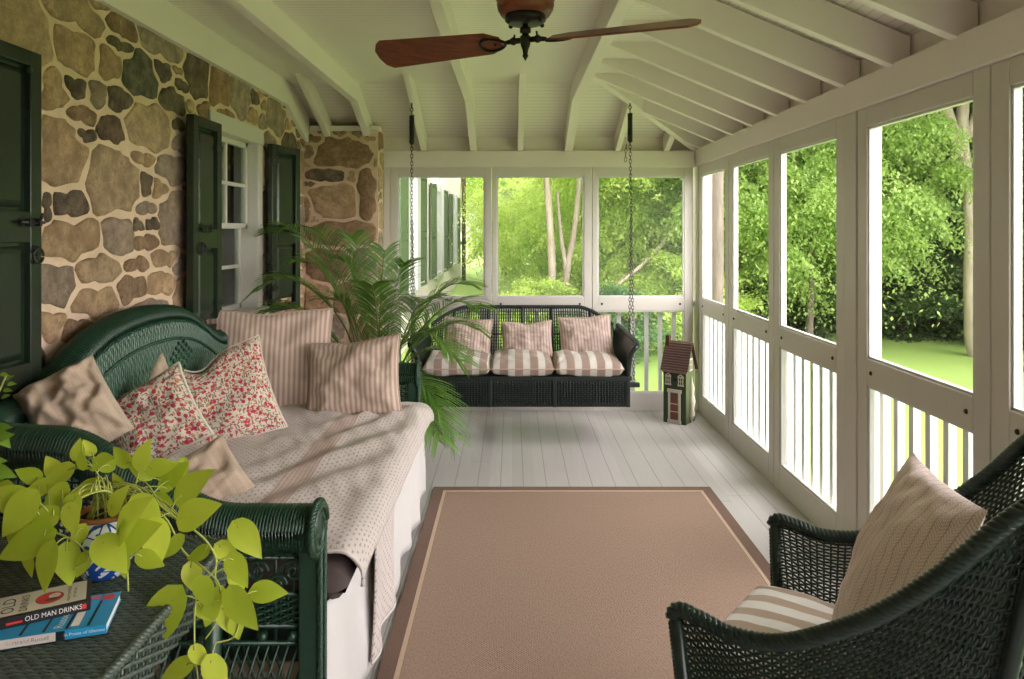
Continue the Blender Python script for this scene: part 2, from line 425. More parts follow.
def screen_mat():
    t = NT('insect_screen')
    a = t.n('BsdfTransparent', Color=(0.95, 0.95, 0.95)); b = t.n('BsdfDiffuse', Color=(0.42, 0.43, 0.42))
    m = t.n('MixShader'); m.inputs[0].default_value = 0.10
    t.set(m.inputs[1], a.outputs[0]); t.set(m.inputs[2], b.outputs[0]); t.t.links.new(m.outputs[0], t.out.inputs[0]); return t.m
SCREEN = screen_mat()
def glass_mat():
    t = NT('window_glass'); a = t.n('BsdfTransparent', Color=(0.86, 0.9, 0.87)); b = t.n('BsdfGlossy', Roughness=0.02, Color=(0.9, 0.95, 0.92))
    fr = t.n('Fresnel', IOR=1.55); m = t.n('MixShader'); t.set(m.inputs[0], t.math('ADD', fr.outputs[0], 0.05))
    t.set(m.inputs[1], a.outputs[0]); t.set(m.inputs[2], b.outputs[0]); t.t.links.new(m.outputs[0], t.out.inputs[0]); return t.m
GLASS = glass_mat()

def wood(name, c0, c1, scale=(2, 30, 30), rough=0.3):
    t = NT(name); n = t.noise(t.coord(scale=scale), 2.0, 8, 0.7)
    t.bsdf(Base_Color=t.mix(t.ramp(n, [(0.35, (0, 0, 0)), (0.65, (1, 1, 1))]), c0, c1), Roughness=rough); return t.m
FANWOOD = wood('cherry_wood', (0.11, 0.026, 0.010), (0.24, 0.062, 0.022), rough=0.42)
BRONZE = plain('dark_bronze', (0.022, 0.018, 0.016), 0.4, Metallic=0.6)

def leafmat(name, c0, c1, scale=3.0, trans=0.35, rough=0.45, veins=False):
    t = NT(name); co = t.coord()
    n = t.noise(co, scale, 3)
    g = t.n('NewGeometry').outputs['Random Per Island']
    f = t.math('ADD', t.math('MULTIPLY', n, 0.5), t.math('MULTIPLY', g, 0.5))
    c = t.mix(t.ramp(f, [(0.25, (0, 0, 0)), (0.75, (1, 1, 1))]), c0, c1)
    b = t.n('BsdfPrincipled', **{'Base Color': c, 'Roughness': rough})
    tr = t.n('BsdfTranslucent', Color=t.mix(0.5, c, (c1[0]*1.05, c1[1]*1.2, c1[2]*0.8)))
    m = t.n('MixShader'); m.inputs[0].default_value = trans
    t.set(m.inputs[1], b.outputs[0]); t.set(m.inputs[2], tr.outputs[0]); t.t.links.new(m.outputs[0], t.out.inputs[0]); return t.m
POTHOS = leafmat('lime_pothos_leaf', (0.36, 0.47, 0.03), (0.66, 0.74, 0.08), 9, 0.38)
POTHOS_STEM = plain('pothos_stem', (0.42, 0.46, 0.10), 0.5)
GREENLEAF = leafmat('mid_green_leaf', (0.10, 0.24, 0.02), (0.28, 0.44, 0.05), 9, 0.3)
PALM = leafmat('palm_leaf', (0.045, 0.125, 0.016), (0.17, 0.33, 0.045), 4, 0.35, 0.35)
PALM_STEM = plain('palm_stem', (0.14, 0.20, 0.05), 0.5, var=0.3)
SOIL = plain('potting_soil', (0.035, 0.024, 0.017), 0.95, bump=0.6, bscale=70)
TERRA = plain('terracotta', (0.36, 0.13, 0.06), 0.8, var=0.15)
# ------------------------------------------------------------------ the porch shell
XL, XR, YB, YPIER, YN = -1.66, 1.533, 5.80, 5.57, -2.0
PX1 = -1.066                      # right side of the stone pier
ZC, SL, YBR, XBR = 2.575, 0.42, 5.15, 0.883   # flat ceiling, slope, where it starts to fall
struct('floor', MB().box((-1.75, YN, -0.10), (1.64, 5.92, 0.0)), FLOOR)

# --- field stone faces: every stone is a domed piece of relief inside the wall's own mesh
TAN, BRN, DRK, GRY, OLV, GRN, RED, LTN = (0.72,0.47,0.27), (0.43,0.25,0.145), (0.13,0.09,0.07), (0.45,0.34,0.27), (0.14,0.12,0.075), (0.085,0.11,0.075), (0.11,0.055,0.048), (0.76,0.53,0.33)
def stone_face(mb, seeds, rect, holes, mp, gap=0.0165, rays=40):
    A = np.array([(s[0], s[1]) for s in seeds]); R = np.array([(s[2], s[3]) for s in seeds])
    a0, b0, a1, b1 = rect
    for i, s in enumerate(seeds):
        th = np.arange(rays)*2*PI/rays
        c0 = np.array([s[0], s[1]]); rho = 1/np.sqrt((np.cos(th)/s[2])**2 + (np.sin(th)/s[3])**2)
        tt = np.linspace(0.03, 1.42, 90)
        P = c0 + (rho[:, None]*tt[None, :])[..., None]*np.stack([np.cos(th), np.sin(th)], -1)[:, None, :]
        near = np.where((np.abs(A-c0) < 3*np.max(s[2:4])+0.5).all(1))[0]; near = near[near != i]
        d = (((P[:, :, None, :]-A[near][None, None])/R[near][None, None])**2).sum(-1).min(-1) if len(near) else np.full(P.shape[:2], 9.0)
        bad = d < (tt**2)[None, :]
        bad |= (P[..., 0] < a0) | (P[..., 0] > a1) | (P[..., 1] < b0) | (P[..., 1] > b1)
        for h in holes: bad |= (P[..., 0] > h[0]) & (P[..., 0] < h[2]) & (P[..., 1] > h[1]) & (P[..., 1] < h[3])
        first = np.where(bad.any(1), bad.argmax(1), len(tt)-1)
        L = rho*tt[first]
        L = np.maximum(L - gap*(1.0+0.5*np.sin(3*th+i)), 0.0)
        for _ in range(1): L = np.minimum(L, 0.5*L + 0.25*np.roll(L, 1) + 0.25*np.roll(L, -1) + 0.004)
        if L.mean() < 0.016: continue
        col = np.array(s[4])*(0.85+0.3*random.random()); ph = random.random()*50
        V = []; H = 0.009 + 0.010*random.random()
        for k, hh in ((1.0, -0.004), (0.985, 0.55), (0.93, 0.9), (0.72, 1.0), (0.4, 1.05)):
            for q in range(rays):
                x, y = c0 + k*L[q]*np.array([math.cos(th[q]), math.sin(th[q])])
                nz = noise.noise(Vector((x*9, y*9, ph)))*0.006*(1 if hh > 0 else 0)
                V.append(mp(x, y, H*hh + nz))
        V.append(mp(c0[0], c0[1], H*1.05 + noise.noise(Vector((c0[0]*9, c0[1]*9, ph)))*0.006))
        Q = [(k*rays+q, k*rays+(q+1) % rays, (k+1)*rays+(q+1) % rays, (k+1)*rays+q) for k in range(4) for q in range(rays)]
        Tt = [(4*rays+q, 4*rays+(q+1) % rays, 5*rays) for q in range(rays)]
        mb.add(V, Q+Tt, smooth=True, mi=1, col=np.tile(np.array([*col, 1.0]), (len(V), 1)))
Z1 = 2.613
hand = [(50,70,88,100,LTN),(200,40,82,42,LTN),(195,125,55,68,TAN),(320,75,48,32,BRN),(310,118,40,22,OLV),(286,165,30,52,TAN),(365,200,50,64,GRN),(420,115,62,36,GRY),(515,195,32,56,DRK),(425,188,24,34,DRK),(462,185,16,14,TAN),(470,222,18,20,DRK),(445,260,34,36,OLV),(575,230,30,52,BRN),(625,250,30,55,GRY),(195,228,34,33,DRK),(253,245,24,38,GRY),(310,260,38,38,DRK),(140,240,36,60,TAN),(210,300,44,27,BRN),(290,340,37,42,RED),(390,330,60,66,LTN),(220,355,30,24,DRK),(165,390,60,92,TAN),(295,470,62,88,LTN),(462,325,17,20,DRK),(465,375,18,28,GRY),(375,415,33,21,TAN),(450,445,44,42,GRY),(381,480,18,31,DRK),(415,490,24,28,TAN),(382,543,28,18,GRY),(460,580,46,78,GRY),(180,535,48,40,DRK),(121,540,14,44,DRK),(190,630,78,58,TAN),(305,620,44,58,GRY),(357,590,18,20,DRK),(398,585,20,20,DRK),(380,632,38,22,BRN),(440,675,44,26,TAN),(328,385,15,10,DRK),(662,255,12,20,DRK),(655,300,14,24,TAN),(590,300,24,20,BRN),
 (360,690,36,20,BRN),(255,700,60,45,LTN),(150,740,50,60,GRY),(250,790,60,42,TAN),(340,755,40,34,BRN),(420,740,38,34,TAN),(390,810,46,34,GRY),(300,860,52,34,DRK),(200,860,40,34,BRN),(130,850,34,40,TAN),(480,770,26,60,TAN),(470,690,24,34,GRY)]
seeds = []
for x, y, rx, ry, c in hand:
    px, py = x/Z1, y/Z1; Y = -XL*F/(CX-px); z = CAMZ-(py-HY)*Y/F
    seeds.append((Y, z, rx/Z1*Y*Y/(-XL*F), ry/Z1*Y/F, c))
pal = [TAN, TAN, LTN, BRN, BRN, GRY, GRY, DRK, OLV, LTN]
def fill(seeds, rect, n, rmin, rmax, tries=6000):
    k = 0
    for _ in range(tries):
        a = random.uniform(rect[0], rect[2]); b = random.uniform(rect[1], rect[3]); r = random.uniform(rmin, rmax)
        if all(((a-s[0])/(s[2]+r*0.9))**2 + ((b-s[1])/(s[3]+r*0.9))**2 > 1.0 for s in seeds):
            seeds.append((a, b, r*random.uniform(0.9, 1.35), r*random.uniform(0.75, 1.0), random.choice(pal))); k += 1
            if k >= n: break
ww0, ww1, wz0, wz1 = 3.79, 4.60, 0.97, 2.155       # window opening in the stone
for rm, rM, tries in ((0.12, 0.18, 1500), (0.07, 0.11, 3000), (0.035, 0.06, 5000)):
    fill(seeds, (YN, 0.0, 5.57, 2.45), 400, rm, rM, tries)
wl = MB()
WT = 2.44
for r in ((YN, 0, ww0, WT), (ww1, 0, 5.90, WT), (ww0, 0, ww1, wz0), (ww0, wz1, ww1, WT)):
    wl.box((XL-0.30, r[0], r[1]), (XL, r[2], r[3]))
stone_face(wl, seeds, (YN, 0.0, 5.575, WT), [(ww0, wz0, ww1, wz1)], lambda a, b, h: (XL+h, a, b))
struct('wall_left', wl, [MORTAR, STONE])
# pier at the far left corner
def pz(x, y):
    px, py = 200+x/2.613, y/2.613
    return (px-CX)*YPIER/F, CAMZ-(py-HY)*YPIER/F
ps = []
for x, y, rx, ry, c in [(370,402,84,38,BRN),(330,458,60,20,DRK),(352,527,68,48,TAN),(436,505,26,70,BRN),(372,610,100,34,BRN),(290,365,26,14,BRN),(285,395,20,24,GRY),(396,462,14,18,TAN),(285,480,22,10,DRK),(280,545,14,34,BRN),(330,690,70,42,BRN),(430,690,40,42,GRY),(300,780,50,40,TAN),(400,780,60,40,BRN),(330,860,60,36,GRY),(430,870,46,40,TAN),(300,950,50,50,BRN),(400,960,60,44,TAN)]:
    a, b = pz(x, y); ps.append((a, b, rx/2.613*YPIER/F, ry/2.613*YPIER/F, c))
fill(ps, (-1.6, 0.05, -1.07, 1.0), 60, 0.08, 0.14); fill(ps, (-1.66, 0, -1.06, 2.3), 200, 0.03, 0.05)
pr = MB().box((-1.80, YPIER, 0), (PX1, 5.90, 2.33))
stone_face(pr, ps, (XL, 0, PX1-0.004, 2.30), [], lambda a, b, h: (a, YPIER-h, b))
ss = []
fill(ss, (YPIER, 0, 5.78, 2.3), 40, 0.09, 0.14); fill(ss, (YPIER, 0, 5.78, 2.3), 90, 0.035, 0.06)
stone_face(pr, ss, (YPIER, 0, 5.77, 2.30), [], lambda a, b, h: (PX1+h*0.6, a, b))
struct('wall_pier', pr, [MORTAR, STONE])
struct('trim_1', MB().box((-1.60, YPIER-0.035, 2.285), (PX1+0.02, YPIER+0.02, 2.325)), PAINT, 0.006)

# --- ceiling: flat deck, falling to the far end and to the right
zf = lambda d: ZC - SL*d
e = 0.80
ce = MB()
ce.add([(XL-0.1, YN, ZC), (XBR, YN, ZC), (XBR, YBR, ZC), (XL-0.1, YBR, ZC)], [(0, 3, 2, 1)], mi=0)
ce.add([(XL-0.1, YBR, ZC), (XBR, YBR, ZC), (XBR+e, YBR+e, zf(e)), (XL-0.1, YBR+e, zf(e))], [(0, 3, 2, 1)], mi=0)
ce.add([(XBR, YN, ZC), (XBR+e, YN, zf(e)), (XBR+e, YBR+e, zf(e)), (XBR, YBR, ZC)], [(0, 3, 2, 1)], mi=1)
co = ce.build('ceiling', [BEAD, BEADX]); tag(co, kind='structure')
sd = co.modifiers.new('Solidify', 'SOLIDIFY'); sd.thickness = 0.06; sd.offset = -1

JZ = 2.44                     # underside of the joists
def joist(xc, w, y0, ztop_flat=True):
    """a joist that runs along the flat ceiling and bends down to the far beam"""
    d = ZC-JZ; yb = 5.10; ye = 5.84
    m = MB()
    poly = [(y0, JZ), (yb, JZ), (ye, JZ-SL*(ye-yb)), (ye, ZC+0.02-SL*(ye-YBR)), (YBR, ZC+0.02), (y0, ZC+0.02)]
    m.prism(poly, lambda a, b, t: (t, a, b), xc-w/2, xc+w/2)
    struct('ceiling_joist', m, PAINT, 0.003)
joist(-1.155, 0.056, YN); joist(-0.317, 0.056, YN); joist(0.468, 0.066, YN)
def rafter(p, q, w=0.045, dep=0.145, name='rafter'):
    """short rafter whose underside runs from p to q"""
    p, q = Vector(p), Vector(q); d = (q-p).normalized(); sd = d.cross(Vector((0,0,1))).normalized(); m = MB()
    v = []
    for s in (-w/2, w/2):
        for a, h in ((p, 0), (q, 0), (q, dep), (p, dep)): v.append(a + sd*s + Vector((0, 0, h)))
    m.add(v, [(0,1,2,3), (7,6,5,4), (0,4,5,1), (1,5,6,2), (2,6,7,3), (3,7,4,0)])
    struct(name, m, PAINT, 0.003)
zr = lambda d: 2.146 + SL*d               # underside height of a rafter d inside the beam
for xc in (-1.47, -0.73, 0.07):
    rafter((xc, YB+0.04, zr(-0.04)), (xc, 4.80, zr(1.0)))
for xc in (0.875, 1.28):
    d = XR-xc+0.0; rafter((xc, YB+0.04, zr(-0.04)), (xc, YB-d+0.02, zr(d-0.02)))
rafter((XR+0.04, YB+0.04, zr(-0.04)), (0.52, YB-1.013, zr(1.013)), 0.055, 0.145, 'hip_rafter')
for k in range(19):
    y = 5.63-0.404*k
    if y < YN+0.1: break
    d = min(1.03, YB-y) if y > YB-1.03 else 1.03
    xin = XR-d
    rafter((XR+0.05, y, zr(-0.05)), (max(xin, 0.50), y, zr(XR-max(xin, 0.50))))
# frieze board along the stone wall, bent like the joists
fb = MB().prism([(YN, 2.405), (5.06, 2.405), (5.58, 2.405-SL*0.52), (5.58, ZC+0.03-SL*0.43), (YBR, ZC+0.03), (YN, ZC+0.03)], lambda a, b, t: (t, a, b), XL-0.02, XL+0.045)
struct('trim_2', fb, PAINT, 0.003)
# beams at the head of the screens
struct('beam_right', MB().box((XR-0.018, YN, 2.03), (XR+0.115, 5.93, 2.165)), PAINT, 0.004)
struct('beam_back', MB().box((PX1, YB-0.018, 2.02), (XR-0.02, YB+0.115, 2.155)), PAINT, 0.004)
struct('trim_3', MB().box((XR+0.06, YN, 2.16), (XR+0.085, 5.93, 2.36)), PAINT)
struct('trim_4', MB().box((XL, YB+0.06, 2.15), (XR+0.06, YB+0.085, 2.36)), PAINT)
struct('trim_5', MB().box((PX1+0.004, YB-0.01, 0.0), (PX1+0.055, YB+0.10, 2.02)), PAINT_TRIM, 0.003)
struct('trim_6', MB().box((XR-0.005, YB-0.05, 0.0), (XR+0.11, YB+0.11, 2.03)), PAINT_TRIM, 0.003)

struct('wall_front_added', MB().box((XL-0.3, YN-0.1, 0), (XR+0.12, YN, 2.7)), plain('end_wall_brown', (0.22, 0.17, 0.12), 0.8))  # unseen end wall, added dark to cut light from behind the camera
# --- screened bays
def bay(name, mp, a0, a1, s0, s1, z=(0.945, 0.83, 0.15, 1.945), top=2.03, bolts=True):
    """one screened bay: frame with upper and lower opening, mesh, four bolts. mp(a, depth, z)->xyz"""
    root = sthing(name); zr_, zm, zs, zt = z
    m = MB()
    def B(p, q): m.box(tuple(min(u, v) for u, v in zip(mp(*p), mp(*q))), tuple(max(u, v) for u, v in zip(mp(*p), mp(*q))))
    g = 0.0025; T = 0.042
    B((a0+g, 0, 0.0), (a0+s0, T, top)); B((a1-s1, 0, 0.0), (a1-g, T, top))
    for b0, b1 in ((0.0, zs), (zm, zr_), (zt, top)): B((a0+s0, 0, b0), (a1-s1, T, b1))
    fr = m.build('frame', PAINT_TRIM, root, bevel=0.004)
    bd = MB()
    def D(p, q): bd.box(tuple(min(u, v) for u, v in zip(mp(*p), mp(*q))), tuple(max(u, v) for u, v in zip(mp(*p), mp(*q))))
    w = 0.011
    for b0, b1 in ((zs, zm), (zr_, zt)):
        D((a0+s0, 0.006, b0), (a0+s0+w, 0.03, b1)); D((a1-s1-w, 0.006, b0), (a1-s1, 0.03, b1))
        D((a0+s0, 0.006, b0), (a1-s1, 0.03, b0+w)); D((a0+s0, 0.006, b1-w), (a1-s1, 0.03, b1))
    bd.build('stop_bead', PAINT_OUT, root, bevel=0.002)
    sc = MB()
    for b0, b1 in ((zs, zm), (zr_, zt)):
        sc.add([mp(a0+s0, 0.02, b0), mp(a1-s1, 0.02, b0), mp(a1-s1, 0.02, b1), mp(a0+s0, 0.02, b1)], [(0, 1, 2, 3)])
    sc.build('insect_screen', SCREEN, root)
    for a in (a0+s0+0.035, a1-s1-0.035):
        c = Vector(mp(a, 0, (zr_+zm)/2-0.0)); n = Vector(mp(a, -0.006, (zr_+zm)/2)) - c
        M = n.to_track_quat('Z', 'Y').to_matrix().to_4x4(); M.translation = c
        MB().lathe([(0.0001, 0.006), (0.007, 0.005), (0.0095, 0.0), (0.0095, -0.002)], 12, M=M).build('bolt', BOLT, root)
mr = lambda a, d, z: (XR+d, a, z)
mbk = lambda a, d, z: (a, YB+d, z)
# the three bays across the far end, then the bays along the right, far to near
xb = [PX1+0.055, (491.7-CX)*YB/F, (592-CX)*YB/F, XR-0.03]
sx = lambda p: (p-CX)*YB/F
bay('window_1', mbk, xb[0], xb[1], sx(397.5)-xb[0], xb[1]-sx(484.7))
bay('window_2', mbk, xb[1], xb[2], sx(496.6)-xb[1], xb[2]-sx(584.0))
bay('window_3', mbk, xb[2], xb[3], sx(597.7)-xb[2], xb[3]-sx(684.3))
YS = [(4.957, 5.75), (4.10, 4.957), (3.227, 4.10), (2.243, 3.11), (1.376, 2.243), (0.50, 1.376), (-0.50, 0.38), (-1.40, -0.50)]
for k, (a, b) in enumerate(YS):
    bay('window_%d' % (k+4), mr, a, b, 0.085, 0.085)
for k, (a, b) in enumerate(((3.11, 3.227), (0.38, 0.50), (-2.0, -1.40))):
    struct('trim_%d' % (k+7), MB().box((XR-0.004, a+0.002, 0), (XR+0.112, b-0.002, 2.03)).box((XR-0.014, a-0.006 if k == 9 else a+0.0025, 0), (XR+0.03, b-0.0025, 0.10)), PAINT_TRIM, 0.004)

# --- balusters outside the screens
WHERE_R = ['nearest the far corner', 'second from the far corner', 'third from the far corner, before the square post', 'just this side of the square post', 'beyond the back of the armchair', None, None, None]
def railing(label, mp, a0, a1, n, cat='railing'):
    c = mp((a0+a1)/2, 0.085, 0.0)
    t = thing('railing', label, cat, c, 0, 'balustrades outside the screens')
    def bx(p, q):
        P, Q = Vector(mp(*p))-Vector(c), Vector(mp(*q))-Vector(c)
        return MB().box(tuple(min(u, v) for u, v in zip(P, Q)), tuple(max(u, v) for u, v in zip(P, Q)))
    bx((a0, 0.060, 0.055), (a1, 0.115, 0.095)).build('bottom_rail', PAINT_OUT, t, bevel=0.003)
    bx((a0, 0.055, 0.865), (a1, 0.120, 0.905)).build('top_rail', PAINT_OUT, t, bevel=0.003)
    st = (a1-a0)/n
    for k in range(n):
        a = a0+st*(k+0.5); bx((a-0.016, 0.072, 0.095), (a+0.016, 0.104, 0.865)).build('baluster', PAINT_OUT, t, bevel=0.002)
railing('white baluster railing beyond the far screen wall, behind the wicker swing', mbk, PX1+0.06, XR, 22)
railing('white baluster railing outside the right screens between the far corner and the square post', mr, 3.235, 5.75, 22)
railing('white baluster railing outside the right screens behind the armchair', mr, 0.50, 3.10, 23)

# --- double-hung window in the stone, and what shows through it
w = sthing('window_12', (XL, 4.195, 0.97))
m = MB()
for a, b in (((XL-0.16, ww0, wz0), (XL+0.022, ww0+0.085, wz1)), ((XL-0.16, ww1-0.085, wz0), (XL+0.022, ww1, wz1)), ((XL-0.16, ww0, wz1-0.10), (XL+0.03, ww1, wz1)), ((XL-0.16, ww0-0.02, wz0-0.03), (XL+0.06, ww1+0.02, wz0+0.03))): m.box(a, b)
m.build('casing', PAINT_TRIM, w, world=True, bevel=0.004)
def sash(x, z0, z1, nm):
    y0, y1 = ww0+0.085, ww1-0.085; s = 0.032; m = MB()
    m.box((x-0.03, y0, z0), (x, y0+s, z1)); m.box((x-0.03, y1-s, z0), (x, y1, z1)); m.box((x-0.03, y0, z0), (x, y1, z0+s)); m.box((x-0.03, y0, z1-s), (x, y1, z1))
    m.box((x-0.024, (y0+y1)/2-0.011, z0), (x-0.004, (y0+y1)/2+0.011, z1)); m.box((x-0.024, y0, (z0+z1)/2-0.011), (x-0.004, y1, (z0+z1)/2+0.011))
    f = m.build(nm, PAINT_TRIM, w, world=True, bevel=0.003)
    g = MB().box((x-0.016, y0+0.01, z0+0.01), (x-0.012, y1-0.01, z1-0.01)); o = g.build('pane', GLASS, f)
    o.location = -Vector((XL, 4.195, 0.97)) 
sash(XL-0.045, 1.51, wz1-0.10, 'sash'); sash(XL-0.085, wz0+0.03, 1.54, 'sash')
DARKROOM = plain('dim_room_wall', (0.05, 0.042, 0.034), 0.8, var=0.2)  # the unlit room's darkness is put into its wall colour
rb = MB()
X0, X1 = XL-1.3, XL-0.30
for a, b in (((X0-0.04, 3.2, 0.4), (X0, 5.3, 2.5)), ((X0, 3.16, 0.4), (X1, 3.2, 2.5)), ((X0, 5.3, 0.4), (X1, 5.34, 2.5)), ((X0, 3.2, 0.36), (X1, 5.3, 0.4)), ((X0, 3.2, 2.5), (X1, 5.3, 2.54))): rb.box(a, b)
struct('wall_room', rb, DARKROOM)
CURT = plain('brown_curtain', (0.15, 0.095, 0.06), 0.9, var=0.2)
for nm, y0, y1, lb in (('curtain', 3.86, 4.10, 'brown curtain hanging inside the stone wall window at its near side'), ('curtain', 4.36, 4.56, 'brown curtain hanging inside the stone wall window at its far side')):
    cv = MB().grid(lambda u, v: (XL-0.24+0.02*math.sin(u*22), y0+(y1-y0)*u, 0.9+1.25*v), 40, 4)
    o = cv.build('curtain', CURT); o.location = (0, 0, 0); tag(o, lb, 'curtain', 'curtains inside the window')
vs = MB().lathe([(0.03, 0), (0.055, 0.03), (0.065, 0.08), (0.05, 0.13), (0.028, 0.16), (0.034, 0.18)], 20)
st_ = thing('vase', 'pale round vase standing behind an upper pane of the stone wall window', 'vase', (XL-0.22, 4.17, 1.52))
vs.build('body', plain('pale_ceramic', (0.55, 0.46, 0.36), 0.4), st_); MB().box((-0.10, -0.35, -0.03), (0.06, 0.35, 0.0)).build('ledge', PAINT_TRIM, st_)

# --- panelled shutters with iron hardware
def shutter(label, loc, rotz, W, H, splits, group, mat=SHUT, th=0.038, hinge_side=1, ring=True, name='shutter'):
    """leaf in local x(thickness, face at +x) / y(width 0..W) / z"""
    t = thing(name, label, 'shutter', loc, rotz, group); m = MB(); s = 0.055
    m.box((0, 0, 0), (th, s, H)); m.box((0, W-s, 0), (th, W, H))
    zz = [0.0] + splits + [H]
    for k, z in enumerate(zz):
        h = 0.05
        a = max(0, z-h) if k else 0; b = min(H, z+h) if k < len(zz)-1 else H
        m.box((0, s, a if k else 0), (th, W-s, b if k < len(zz)-1 else H))
    m.build('leaf_frame', mat, t, bevel=0.003)
    for k in range(len(zz)-1):
        z0, z1 = zz[k]+0.05+(0.0 if k else 0.03), zz[k+1]-0.05
        p = MB(); i = 0.035
        y0, y1 = s, W-s
        p.box((0.008, y0, z0), (th-0.020, y1, z1))
        V = [(th-0.020, y0+0.012, z0+0.012), (th-0.020, y1-0.012, z0+0.012), (th-0.020, y1-0.012, z1-0.012), (th-0.020, y0+0.012, z1-0.012),
             (th-0.008, y0+i, z0+i), (th-0.008, y1-i, z0+i), (th-0.008, y1-i, z1-i), (th-0.008, y0+i, z1-i)]
        p.add(V, [(4, 5, 6, 7), (0, 1, 5, 4), (1, 2, 6, 5), (2, 3, 7, 6), (3, 0, 4, 7)])
        p.build('panel', mat, t)
    return t
def latch(t, y, z, th=0.038):
    b = MB().box((th, y-0.045, z-0.014), (th+0.006, y+0.045, z+0.014)).tube([(th+0.014, y-0.06, z), (th+0.014, y+0.05, z)], 0.006, 8)
    b.box((th, y-0.03, z-0.012), (th+0.022, y-0.018, z+0.012)).box((th, y+0.018, z-0.012), (th+0.022, y+0.03, z+0.012)).tube([(th+0.014, y+0.01, z), (th+0.03, y+0.012, z+0.012), (th+0.034, y+0.014, z+0.03)], 0.005, 8)
    b.build('slide_bolt', BLACK, t)
def ring(t, y, z, th=0.038):
    a = np.linspace(0, 2*PI, 25)[:-1]
    MB().tube([(th+0.012, y+0.024*math.sin(q), z-0.02+0.024*math.cos(q)) for q in a], 0.0045, 8, closed=True).build('ring_pull', BLACK, t)
    MB().lathe([(0.0001, 0.014), (0.012, 0.010), (0.016, 0.0)], 14, M=Matrix.Translation((th, y, z)) @ Matrix.Rotation(PI/2, 4, 'Y')).build('rosette', BLACK, t)
def strap(t, y, z, s, th=0.038):
    MB().box((th, y, z-0.014), (th+0.006, y+s*0.07, z+0.014)).tube([(th*0.4, y, z-0.03), (th*0.4, y, z+0.03)], 0.011, 10).build('hinge', BLACK, t) if s > 0 else MB().box((th, y-0.07, z-0.014), (th+0.006, y, z+0.014)).tube([(th*0.4, y, z-0.03), (th*0.4, y, z+0.03)], 0.011, 10).build('hinge', BLACK, t)
s1 = shutter('black green panelled shutter with iron slide bolt, on the near side of the window', (XL+0.06, 3.435, 0.955), 0, 0.335, 1.115, [0.50], 'shutters of the stone wall window')
latch(s1, 0.13, 0.545); ring(s1, 0.085, 0.47); strap(s1, 0.335, 0.16, -1); strap(s1, 0.335, 0.98, -1)
s2 = shutter('dark panelled shutter standing ajar on the far side of the window, beside the stone pier', (XL+0.045, 4.62, 0.955), -math.radians(15), 0.335, 1.115, [0.50], 'shutters of the stone wall window')
strap(s2, 0.0, 0.16, 1); strap(s2, 0.0, 1.0, 1); latch(s2, 0.2, 0.545)
d1 = shutter('tall black green panelled door shutter on the stone wall behind the sofa', (XL+0.05, 1.805, 0.05), 0, 0.53, 2.035, [0.97, 1.46], 'door shutters', th=0.042)
latch(d1, 0.47, 1.475, 0.042); ring(d1, 0.495, 1.385, 0.042)
for y in (0.06, 0.47): MB().ball((0.042, y, 1.97), 0.009, 8).build('bolt', BLACK, d1)
# ------------------------------------------------------------------ outdoors
GZ = -0.45
def lawn_mat():
    t = NT('lawn_grass'); co = t.coord()
    n = t.noise(co, 0.5, 5); n2 = t.noise(t.coord(scale=(30, 30, 1)), 3, 4)
    c = t.mix(n, (0.29, 0.44, 0.09), (0.38, 0.53, 0.14)); c = t.mix(t.math('MULTIPLY', n2, 0.35), c, (0.12, 0.24, 0.02))
    t.bsdf(Base_Color=c, Roughness=0.9, Normal=t.bump(n2, 0.6, 0.02)); return t.m
struct('ground', MB().grid(lambda u, v: (-40+100*u, -25+90*v, GZ + 0.10*math.sin(u*9)*math.cos(v*7) + max(0, (v*90-25-9))*0.02), 40, 40), lawn_mat())
BARK_L = wood('pale_bark', (0.26, 0.21, 0.16), (0.46, 0.40, 0.32), (6, 6, 1.2), 0.9)
BARK_D = wood('dark_bark', (0.09, 0.075, 0.06), (0.20, 0.165, 0.13), (6, 6, 1.2), 0.9)
LEAF = {'bright': leafmat('locust_leaf_lit', (0.46, 0.60, 0.16), (0.78, 0.86, 0.36), 0.7, 0.55, 0.6),  # lit copy of the locust leaf: brightness of far trees put into colour
        'lime': leafmat('locust_leaf', (0.24, 0.36, 0.10), (0.50, 0.63, 0.23), 0.7, 0.55, 0.6),
        'mid': leafmat('maple_leaf', (0.09, 0.20, 0.08), (0.24, 0.40, 0.17), 0.7, 0.5, 0.6),
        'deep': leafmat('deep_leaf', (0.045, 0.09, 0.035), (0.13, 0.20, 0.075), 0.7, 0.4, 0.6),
        'blue': leafmat('grey_green_leaf', (0.28, 0.42, 0.22), (0.55, 0.68, 0.42), 0.7, 0.5, 0.6)}
